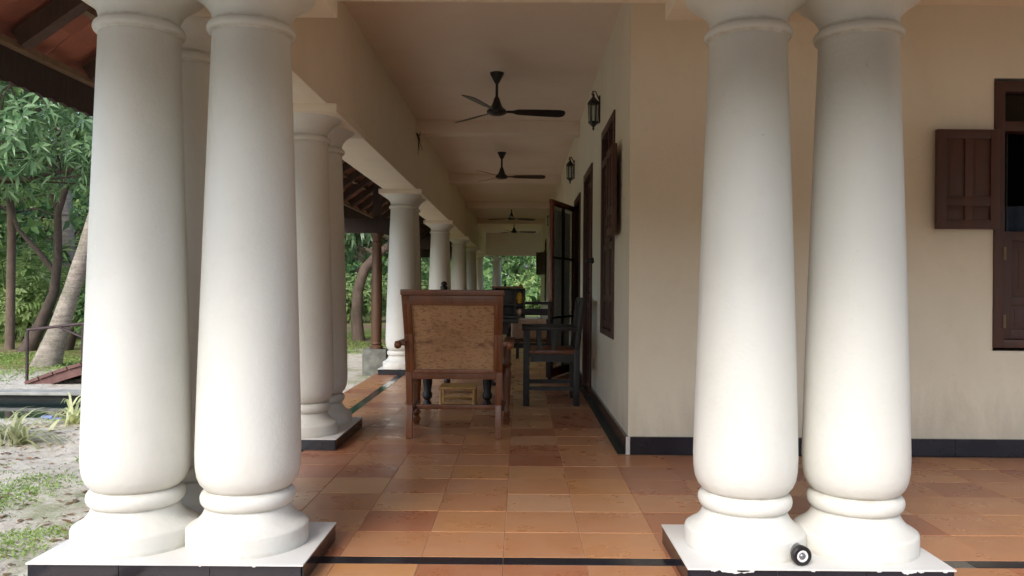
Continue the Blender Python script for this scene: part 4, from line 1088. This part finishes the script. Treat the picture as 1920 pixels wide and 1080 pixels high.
def whorls(cent, out, k, L, W, r, droop=0.35, spread=(0.3, 1.75)):
    """k leaves around each centre"""
    n = len(cent); c = np.repeat(cent, k, 0); a, b, d = rot_from_dir(out + 1e-6)
    a = np.repeat(a, k, 0); b = np.repeat(b, k, 0); d = np.repeat(d, k, 0)
    ph = (np.tile(np.arange(k), n) / k) * 2 * np.pi + r.uniform(-0.4, 0.4, n * k) + np.repeat(r.uniform(0, 6, n), k)
    el = r.uniform(spread[0], spread[1], n * k)
    rad = a * np.cos(ph)[:, None] + b * np.sin(ph)[:, None]
    direc = rad * np.sin(el)[:, None] + d * np.cos(el)[:, None]
    nor = d * np.sin(el)[:, None] - rad * np.cos(el)[:, None]
    return blades(c, direc, nor, r.uniform(0.5, 1.2, n * k) * L, r.uniform(0.6, 1.3, n * k) * W, droop)
def crown_points(r, blobs, n, shell=0.55):
    """points in a set of ellipsoid blobs (cx,cy,cz,rx,ry,rz), favouring the outside; returns points and outward directions"""
    w = np.array([b[3] * b[4] * b[5] for b in blobs]) ** 0.75; w /= w.sum()
    idx = r.choice(len(blobs), n, p=w); B = np.array(blobs)[idx]
    d = r.normal(size=(n, 3)); d /= np.linalg.norm(d, axis=1, keepdims=True)
    rr = shell + (1 - shell) * r.random(n) ** 0.6; rr = np.where(r.random(n) < 0.22, r.random(n) * shell, rr)
    lump = 1 + 0.16 * np.sin(d[:, 0] * 7 + idx) * np.cos(d[:, 2] * 6 + idx)
    p = B[:, :3] + d * rr[:, None] * B[:, 3:] * lump[:, None]
    return p, d * 0.8 + np.array([0, 0, 0.35])
def cat(parts):
    Vs = []; Fs = []; o = 0
    for V_, F_ in parts: Vs.append(V_); Fs.append(F_ + o); o += len(V_)
    return np.concatenate(Vs), np.concatenate(Fs)

def limb_tree(mb, pts, rad, seed=0, n=8): mb.tube(pts, rad, n)
def bend(p, q, k, r, amp):
    p = np.array(p, float); q = np.array(q, float); out = []
    for i in range(k + 1):
        t = i / k; v = p + (q - p) * t + r.normal(size=3) * amp * math.sin(math.pi * t); out.append(tuple(v))
    return out
def make_tree(name, label, loc, blobs, trunk_pts, trunk_rad, n_wh, k, L, W, leafm, barkm, seed, group=None, limbs=True, lm=True):
    r = np.random.default_rng(seed)
    t = thing(name, label, 'tree', loc, 0, group)
    mb = MB(); mb.tube(trunk_pts, trunk_rad, 12)
    if limbs:
        top = trunk_pts[-1]
        for b_ in blobs:
            st_ = trunk_pts[-1] if r.random() < 0.6 else trunk_pts[-2]
            pts = bend(st_, (b_[0], b_[1], b_[2]), 5, r, 0.10)
            rr = trunk_rad[-1] * 0.7; mb.tube(pts, [rr * (1 - 0.13 * i) for i in range(6)], 7)
            for _ in range(5):
                d = r.normal(size=3); d /= np.linalg.norm(d); e_ = np.array(b_[:3]) + d * np.array(b_[3:]) * 0.8
                s_i = pts[r.integers(2, 6)]; mb.tube(bend(s_i, e_, 4, r, 0.08), [rr * 0.42, rr * 0.34, rr * 0.25, rr * 0.17, rr * 0.08], 5)
    obj('trunk', mb, barkm, t, smooth=60)
    p, o = crown_points(r, blobs, n_wh)
    V_, F_ = whorls(p, o, k, L, W, r)
    link('crown', fast_mesh('crown', V_, F_, leafm), t)
    return t
# large lance-leaved tree reaching down to the eave, upper left
make_tree('mango_tree', 'large leafy tree with long drooping leaves just below the left eave', (-8.9, 10.6, GZ),
          [(0.2, 0.4, 4.2, 1.6, 1.4, 1.0), (1.7, 0.9, 3.6, 1.35, 1.2, 0.95), (2.4, 1.6, 3.0, 0.8, 0.9, 0.55), (0.9, 1.4, 2.9, 1.1, 1.0, 0.55), (-0.6, 2.2, 3.6, 1.5, 1.2, 0.9), (2.6, 1.4, 4.3, 1.1, 1.1, 0.7), (1.2, 0.2, 5.2, 1.4, 1.4, 0.8)],
          [(-0.4, 0, -0.1), (-0.35, 0.05, 0.9), (-0.1, 0.2, 1.8), (0.1, 0.4, 2.5)], [0.20, 0.15, 0.12, 0.085],
          1700, 6, 0.21, 0.05, 'leaf_mango', 'bark_dark', 3, lm=True)
# dark twisting twin trunk tree
tt = make_tree('old_tree', 'dark twisting twin trunk tree standing behind the iron railing', (-8.55, 13.8, GZ),
          [(0.2, 0.3, 4.6, 1.8, 1.5, 1.1), (1.5, 0.8, 4.0, 1.4, 1.3, 0.9), (-1.2, 0.4, 3.9, 1.3, 1.2, 1.0), (0.6, 0.8, 3.4, 1.0, 0.9, 0.5)],
          [(0.0, 0, -0.1), (0.28, 0.0, 0.45), (0.48, 0.05, 1.0), (0.52, 0.1, 1.6), (0.45, 0.2, 2.4), (0.6, 0.3, 3.1)], [0.15, 0.10, 0.08, 0.07, 0.062, 0.05],
          700, 8, 0.22, 0.06, 'leaf_green', 'bark_dark', 4)
mb = MB(); mb.tube([(0.62, 0.1, -0.1), (0.80, 0.1, 0.4), (1.05, 0.1, 0.95), (1.35, 0.15, 1.5), (1.4, 0.2, 2.3), (1.3, 0.4, 3.4)], [0.13, 0.09, 0.08, 0.07, 0.06, 0.05], 10)
mb.tube([(0.52, 0.1, 1.3), (0.15, 0.1, 1.75), (-0.2, 0.15, 2.1), (-0.5, 0.2, 2.8)], [0.06, 0.045, 0.035, 0.03], 7)
obj('second_trunk', mb, 'bark_dark', tt, smooth=60)
# straight thin tree at the far left
make_tree('slender_tree', 'thin straight dark trunk at the left edge of the photo', (-9.05, 14.2, GZ),
          [(0, 0, 6.0, 1.3, 1.3, 1.2), (0.8, 0.5, 5.1, 0.9, 0.9, 0.7), (-0.7, 0.3, 4.9, 0.9, 0.9, 0.7)],
          [(0, 0, -0.1), (0.02, 0, 2.0), (-0.03, 0, 4.0), (0, 0, 5.2)], [0.08, 0.07, 0.065, 0.05], 380, 8, 0.2, 0.06, 'leaf_dark', 'bark_brown', 6)
# palms
def frond(mb_r, parts, base, az, length, lift, curve, r, leaf_len, n=26, wid=0.035, hang=0.25):
    pts = []; p = np.array(base, float); el = lift
    for i in range(11):
        pts.append(tuple(p)); d = np.array([math.cos(az) * math.cos(el), math.sin(az) * math.cos(el), math.sin(el)]); p = p + d * length / 10; el -= curve / 10
    mb_r.tube(pts, [0.022 * (1 - 0.085 * i) * (length / 2.5) for i in range(11)], 5)
    P_ = np.array(pts); t = np.linspace(0.10, 0.99, n); idx = t * 10; i0_ = np.minimum(idx.astype(int), 9); fr_ = (idx - i0_)[:, None]
    B_ = P_[i0_] * (1 - fr_) + P_[i0_ + 1] * fr_; D_ = P_[i0_ + 1] - P_[i0_]; D_ /= np.linalg.norm(D_, axis=1, keepdims=True)
    S_ = np.cross(D_, np.array([0, 0, 1.0])); S_ /= np.linalg.norm(S_, axis=1, keepdims=True) + 1e-9; U_ = np.cross(S_, D_)
    ll = leaf_len * np.sin(np.clip(t * 0.9 + 0.12, 0, 1) * np.pi) ** 0.6
    for s in (-1, 1):
        dd = S_ * s * 0.8 + D_ * 0.6 - U_ * 0.15 + r.normal(size=S_.shape) * 0.06; dd /= np.linalg.norm(dd, axis=1, keepdims=True)
        nn = np.cross(dd, D_); nn *= np.sign(nn[:, 2:3] + 1e-9); nn /= np.linalg.norm(nn, axis=1, keepdims=True) + 1e-9
        parts.append(blades(B_, dd, nn, ll * r.uniform(0.85, 1.1, n), np.full(n, wid), hang))
def palm(name, label, cat_, loc, trunk_pts, trunk_rad, nf, length, lift, curve, leaf_len, seed, barkm='palm_bark', group=None, nl=26, wid=0.035, lm_='palm_leaf'):
    r = np.random.default_rng(seed); t = thing(name, label, cat_, loc, 0, group)
    if trunk_pts: obj('trunk', MB().tube(trunk_pts, trunk_rad, 16), barkm, t, smooth=60)
    mb = MB(); parts = []; top = trunk_pts[-1] if trunk_pts else (0, 0, 0)
    for i in range(nf):
        b_ = (top[0] + r.uniform(-0.08, 0.08), top[1] + r.uniform(-0.08, 0.08), top[2])
        frond(mb, parts, b_, i * 2.399 + r.uniform(-0.2, 0.2), length * r.uniform(0.8, 1.1), r.uniform(*lift), r.uniform(*curve), r, leaf_len, nl, wid)
    obj('frond_stalks', mb, lm_, t, smooth=60)
    V_, F_ = cat(parts); link('crown', fast_mesh('crown', V_, F_, lm_), t)
    return t
tp = []; trr = []
for i in range(26):
    h = i * 0.30
    lean = 0.325 * h * math.exp(-h * 0.03)
    tp.append((lean, 0.03 * h, h - 0.12)); trr.append((0.10 * math.exp(-h * 2.2) + 0.112 - 0.0024 * i) * (1 + (0.05 if i % 2 else 0)))
palm('coconut_palm', 'coconut palm with thick pale leaning trunk behind the footbridge', 'palm', (-6.78, 11.4, GZ), tp, trr, 22, 3.2, (0.1, 1.1), (1.2, 2.2), 0.62, 8, nl=34)
palm('tall_palm', 'pale slim palm trunk far behind the leaning coconut palm', 'palm', (-11.1, 19.5, GZ), [(0, 0, 0), (0.1, 0, 2), (-0.05, 0, 4), (-0.1, 0, 6.5)], [0.17, 0.14, 0.13, 0.11], 18, 2.8, (0.1, 1.1), (1.2, 2.2), 0.55, 9)
for i, (x_, y_, s_) in enumerate(((-10.6, 16.6, 3.3), (-9.3, 17.6, 3.0), (-12.6, 19.5, 3.4), (-8.6, 20.0, 2.8))):
    palm('areca_palm', ['feathery green palm clump behind the twisting trunk', 'feathery palm clump between the twisting trunk and the leaning palm', 'tall feathery palm clump at the far left edge', 'feathery palm clump farthest back behind the leaning palm'][i], 'palm', (x_, y_, GZ), None, None, 18, s_, (0.9, 1.45), (0.9, 1.9), 0.5, 30 + i, nl=26, wid=0.045, group='feathery palms in the garden')
# tree seen through the colonnade gap
make_tree('garden_tree', 'brown curved trunk tree seen between the column pairs beside the wooden post', (-3.46, 17.2, GZ),
          [(0.1, 0.3, 2.55, 0.75, 0.7, 0.5), (-0.8, 0.5, 3.1, 1.1, 1.0, 0.8), (-0.3, 0.9, 3.9, 0.95, 1.2, 0.7), (0.45, 0.6, 2.1, 0.4, 0.5, 0.35), (-0.5, 0.4, 2.2, 0.5, 0.5, 0.35)],
          [(0, 0, -0.1), (-0.05, 0, 0.5), (-0.02, 0, 1.1), (0.12, 0, 1.55), (0.38, 0.05, 1.85), (0.7, 0.1, 2.1)], [0.15, 0.125, 0.115, 0.105, 0.095, 0.08],
          620, 8, 0.24, 0.085, 'leaf_mango', 'bark_brown', 12)
# leafy bushes
def bush(label, loc, rad, n, leafm, seed, L=0.16, W=0.07, group='leafy bushes in the garden'):
    r = np.random.default_rng(seed); t = thing('bush', label, 'bush', loc, 0, group)
    bl = [(r.uniform(-0.5, 0.5) * rad[0], r.uniform(-0.5, 0.5) * rad[1], rad[2] * r.uniform(0.45, 1.0), rad[0] * 0.6, rad[1] * 0.6, rad[2] * 0.55) for _ in range(6)]
    mb = MB()
    for b_ in bl: mb.tube(bend((0, 0, -0.05), b_[:3], 4, r, 0.05), [0.03, 0.025, 0.02, 0.015, 0.01], 5)
    obj('stems', mb, 'bark_brown', t)
    p, o = crown_points(r, bl, n); V_, F_ = whorls(p, o, 7, L, W, r); link('foliage', fast_mesh('foliage', V_, F_, leafm), t)
    return t
bush('bright green bush right of the leaning palm trunk', (-7.15, 13.6, GZ), (0.7, 0.6, 0.75), 260, 'leaf_green', 21)
bush('yellow green bush behind the twin trunk', (-10.1, 16.4, GZ), (0.9, 0.8, 1.0), 260, 'leaf_light', 22)
bush('pale sunlit bush behind the curved trunk in the gap', (-5.3, 25.5, GZ), (1.5, 1.1, 1.2), 420, 'leaf_light', 23, 0.2, 0.08)
bush('tall pale sunlit shrubs far beyond the wooden post', (-4.0, 27.0, GZ), (1.6, 1.1, 1.35), 420, 'leaf_light', 24, 0.2, 0.08)
bush('dark bush low behind the left railing', (-12.2, 18.0, GZ), (1.3, 1.0, 1.3), 340, 'leaf_green', 25)
bush('broad green bush in front of the distant trees', (-13.6, 22.5, GZ), (1.9, 1.4, 1.6), 420, 'leaf_light', 26, 0.22, 0.09)
bush('bush at the far end seen through the corridor opening', (-1.6, 33.5, GZ), (1.5, 1.1, 1.3), 380, 'leaf_green', 27, 0.2, 0.08)
bush('yellowish bush at the far end right of the lone column', (0.5, 36.0, GZ), (1.7, 1.2, 1.5), 380, 'leaf_light', 28, 0.2, 0.08)

# background trees: a few crowns, copied with their own labels
def proto(seed, leafm, barkm, h, rad, n, L, W):
    r = np.random.default_rng(seed)
    bl = [(r.uniform(-0.75, 0.75) * rad, r.uniform(-0.75, 0.75) * rad, h + r.uniform(-0.35, 0.35) * rad, rad * r.uniform(0.45, 0.7), rad * r.uniform(0.45, 0.7), rad * r.uniform(0.3, 0.5)) for _ in range(9)]
    bl += [(r.uniform(-1, 1) * rad, r.uniform(-1, 1) * rad, h * 0.45, rad * 0.5, rad * 0.5, rad * 0.35) for _ in range(3)]
    return make_tree('background_tree', 'x', (0, 0, 0), bl, [(0, 0, -0.2), (0.1, 0.05, h * 0.25), (-0.05, 0.1, h * 0.5), (0.05, 0.05, h * 0.75)], [0.24, 0.18, 0.15, 0.11], n, 7, L, W, leafm, barkm, seed)
protos = [proto(51, 'leaf_green', 'bark_brown', 4.6, 2.6, 1150, 0.27, 0.11), proto(52, 'leaf_dark', 'bark_dark', 5.2, 2.8, 1150, 0.26, 0.10), proto(53, 'leaf_light', 'bark_brown', 4.2, 2.4, 1000, 0.27, 0.11)]
kinds = ['mid green leafy tree', 'dark green dense tree', 'pale green airy tree']
spots = [(-13.5, 17.0, 1), (-15.5, 21.0, 0), (-11.5, 24.0, 1), (-17.5, 26.5, 2), (-13.8, 29.0, 0), (-9.3, 27.5, 0), (-19.5, 32.0, 1), (-11.0, 34.5, 2),
         (-6.5, 32.5, 0), (-8.2, 39.0, 1), (-4.8, 37.5, 2), (-2.3, 43.0, 0), (-0.2, 46.5, 1), (2.6, 42.0, 0), (4.8, 48.0, 1), (-5.9, 46.0, 0), (1.0, 54.0, 2), (-16, 38, 0), (-22.5, 40, 1)]
where = ['nearest behind the twisting trunk at left', 'second row at the left edge', 'behind the slim pale palm', 'far left beyond the feathery palms', 'far left middle row', 'right of the slim pale palm', 'farthest left row',
         'far off between left columns', 'beyond the curved trunk', 'farther beyond the curved trunk', 'left of the far corridor opening', 'behind the lone far column', 'centre of the far corridor opening', 'right side of the far corridor opening',
         'far right beyond the corridor end', 'distant, behind the third column pair', 'farthest through the corridor opening', 'deep in the left garden', 'deepest at the far left']
for i, (x_, y_, k_) in enumerate(spots):
    c = protos[k_] if i in (spots.index(next(s for s in spots if s[2] == k_)),) else copy_tree(protos[k_])
    s_ = random.uniform(0.92, 1.15); c.location = (x_, y_, GZ); c.scale = (s_, s_, s_ * random.uniform(0.95, 1.15)); c.rotation_euler = (0, 0, random.uniform(0, 6.28))
    tag(c, '%s %s' % (kinds[k_], where[i]), 'tree', 'trees in the garden background')
# far woodland ring, one mass
r_ = np.random.default_rng(77); n = 9000
az = r_.uniform(0, 2 * np.pi, n); rad_ = r_.uniform(52, 74, n) * (1 - 0.14 * np.clip(-np.sin(az), 0, 1) ** 0.5); hh = 9.5 * (r_.random(n) ** 0.8) * (0.75 + 0.25 * np.sin(az * 23) * np.sin(az * 9 + 1))
p = np.stack([rad_ * np.cos(az), rad_ * np.sin(az) + 6, hh + GZ], 1)
V_, F_ = whorls(p, np.stack([-np.cos(az), -np.sin(az), np.full(n, 0.6)], 1), 7, 1.3, 0.75, r_)
tag(link('woodland', fast_mesh('woodland', V_, F_, 'leaf_dark')), 'dense green woodland closing the view all round the garden', kind='stuff')
# low hedge mass behind the lawn so that no bare horizon shows
n = 5200
az = r_.uniform(R(60), R(165), n); rad_ = r_.uniform(31, 38, n); hh = 3.4 * (r_.random(n) ** 0.9) * (0.7 + 0.3 * np.sin(az * 31))
p = np.stack([rad_ * np.cos(az), rad_ * np.sin(az) + 4, hh + GZ], 1)
V_, F_ = whorls(p, np.stack([-np.cos(az), -np.sin(az), np.full(n, 0.6)], 1), 7, 0.42, 0.2, r_)
tag(link('undergrowth', fast_mesh('undergrowth', V_, F_, 'leaf_green')), 'low tangled undergrowth under the distant trees', kind='stuff')

# white parasol shape put in for a bright patch at the far end
um = thing('patch_parasol', 'white parasol shape standing in for a bright patch at the far end of the corridor', 'parasol', (0.85, 48, GZ))
obj('canopy', MB().lathe([(1.0, 2.32), (0.6, 2.62), (0.02, 2.80)], n=8), 'patch_white', um)
obj('pole', MB().tube([(0, 0, 0), (0, 0, 2.95)], 0.05, 8), 'black_metal', um)

# grass, pale tufts, pebbles, dry leaves
def blade_field(pts, L, W, r, droop=0.5, up=0.9):
    n = len(pts); d = r.normal(size=(n, 3)); d[:, 2] = np.abs(d[:, 2]) * 0.4 + up; d /= np.linalg.norm(d, axis=1, keepdims=True)
    nn = np.cross(d, r.normal(size=(n, 3))); nn /= np.linalg.norm(nn, axis=1, keepdims=True)
    return blades(pts, d, nn, L * r.uniform(0.5, 1.2, n), W * r.uniform(0.7, 1.2, n), droop)
r_ = np.random.default_rng(91)
def scatter(n, x0, x1, y0, y1, thr, sc, seed, thin=0):
    x_ = r_.uniform(x0, x1, n); y_ = r_.uniform(y0, y1, n); m_ = (vnoise(x_, y_, sc, seed) * 0.65 + vnoise(x_, y_, sc * 3.3, seed + 1) * 0.35) > thr
    inp = (x_ > POND[0] - 0.1) & (x_ < POND[1] + 0.15) & (y_ > POND[2] - 0.1) & (y_ < POND[3] + 0.2)
    if y1 > 12: m_ &= (y_ - 13.8 - 1.1 * (x_ + 3.0) + r_.normal(size=n) * 1.0) > 0
    if thin: m_ &= r_.random(n) < np.clip(((vnoise(x_, y_, sc, seed) * 0.65 + vnoise(x_, y_, sc * 3.3, seed + 1) * 0.35) - thr) * thin, 0, 1)
    m_ &= ~inp; x_, y_ = x_[m_], y_[m_]; return np.stack([x_, y_, ground_h(x_, y_) - 0.004], 1)
parts = [blade_field(scatter(110000, -5.5, -1.8, 2.0, 6.9, 0.50, 2.2, 31, 2.6), 0.042, 0.007, r_, 0.3),
         blade_field(scatter(60000, -16, -1.9, 8.6, 22, 0.47, 0.5, 41), 0.10, 0.016, r_, 0.4)]
V_, F_ = cat(parts); tag(link('grass', fast_mesh('grass', V_, F_, 'grass_blade')), 'thin patches of green grass growing in the pale sand', kind='stuff')
pts = scatter(5200, -6.5, -1.8, 1.5, 9.5, 0.30, 1.2, 61)
n = len(pts); s = r_.uniform(0.004, 0.013, n)
oc = np.array([[1, 0, 0], [-1, 0, 0], [0, 1, 0], [0, -1, 0], [0, 0, 0.7], [0, 0, -0.7]], float)
of = np.array([[0, 2, 4], [2, 1, 4], [1, 3, 4], [3, 0, 4], [2, 0, 5], [1, 2, 5], [3, 1, 5], [0, 3, 5]])
V_ = (pts[:, None, :] + oc[None] * s[:, None, None] * r_.uniform(0.6, 1.3, (n, 6, 1)) + np.array([0, 0, 0.003])).reshape(-1, 3)
F_ = (np.arange(n)[:, None, None] * 6 + of[None]).reshape(-1, 3)
tag(link('pebbles', fast_mesh('pebbles', V_, F_, 'pebble')), 'small stones and grit strewn over the sand', kind='stuff')
pts = np.concatenate([scatter(2600, -12, -1.8, 1.5, 17, 0.45, 0.7, 71), scatter(1500, -5.2, -1.8, 1.8, 7, 0.35, 1.3, 73)]); pts[:, 2] += 0.008; n = len(pts)
d = r_.normal(size=(n, 3)); d[:, 2] *= 0.15; d /= np.linalg.norm(d, axis=1, keepdims=True); nn = np.tile(np.array([0, 0, 1.0]), (n, 1)) + r_.normal(size=(n, 3)) * 0.2
V_, F_ = blades(pts, d, nn / np.linalg.norm(nn, axis=1, keepdims=True), r_.uniform(0.03, 0.09, n), r_.uniform(0.012, 0.035, n), 0.05)
tag(link('dry_leaves', fast_mesh('dry_leaves', V_, F_, 'dry_leaf')), 'fallen brown leaves scattered on the ground', kind='stuff')
tufts = [(-3.67, 5.85, 0.50, 'largest pale spiky grass tuft in front of the pond'), (-3.66, 6.55, 0.46, 'pale thin tuft right of the largest one, near the corner column'),
         (-3.92, 5.95, 0.40, 'low pale tuft cut by the left edge of the photo'), (-3.62, 6.85, 0.50, 'pale arching tuft at the right end of the pond'),
         (-5.55, 10.7, 0.40, 'green weedy tuft at the foot of the leaning palm'), (-5.2, 11.4, 0.36, 'weedy tuft behind the footbridge deck')]
for i, (x_, y_, L, lab) in enumerate(tufts):
    n = 34; a = r_.uniform(0, 6.28, n); el = r_.uniform(0.5, 1.4, n)
    parts = []
    base = np.stack([r_.normal(size=n) * 0.025, r_.normal(size=n) * 0.025, np.zeros(n)], 1)
    cur = base; wv_ = np.full(n, 0.014); segs_V = []; 
    # three-segment arching ribbons
    pts_l = [base]; e_ = el.copy()
    for j in range(5):
        d = np.stack([np.cos(a) * np.cos(e_), np.sin(a) * np.cos(e_), np.sin(e_)], 1); pts_l.append(pts_l[-1] + d * (L * r_.uniform(0.8, 1.1, n) / 5)[:, None]); e_ -= r_.uniform(0.25, 0.55, n)
    sd_ = np.stack([-np.sin(a), np.cos(a), np.zeros(n)], 1)
    ws = [0.9, 1.0, 0.9, 0.7, 0.45, 0.05]
    Vt = np.stack([np.stack([pp + sd_ * 0.012 * w_, pp - sd_ * 0.012 * w_], 1) for pp, w_ in zip(pts_l, ws)], 1).reshape(-1, 3)
    Ft = np.concatenate([np.arange(n)[:, None] * 12 + np.array([2 * j, 2 * j + 1, 2 * j + 3, 2 * j + 2]) for j in range(5)], 0)
    gz = float(ground_h(np.array([x_]), np.array([y_]))[0])
    t = link('grass_tuft', fast_mesh('grass_tuft', Vt, Ft, 'pale_blade' if i < 4 else 'leaf_light'), None, (x_, y_, gz - 0.01)); tag(t, lab, 'plant', 'spiky tufts in the garden')
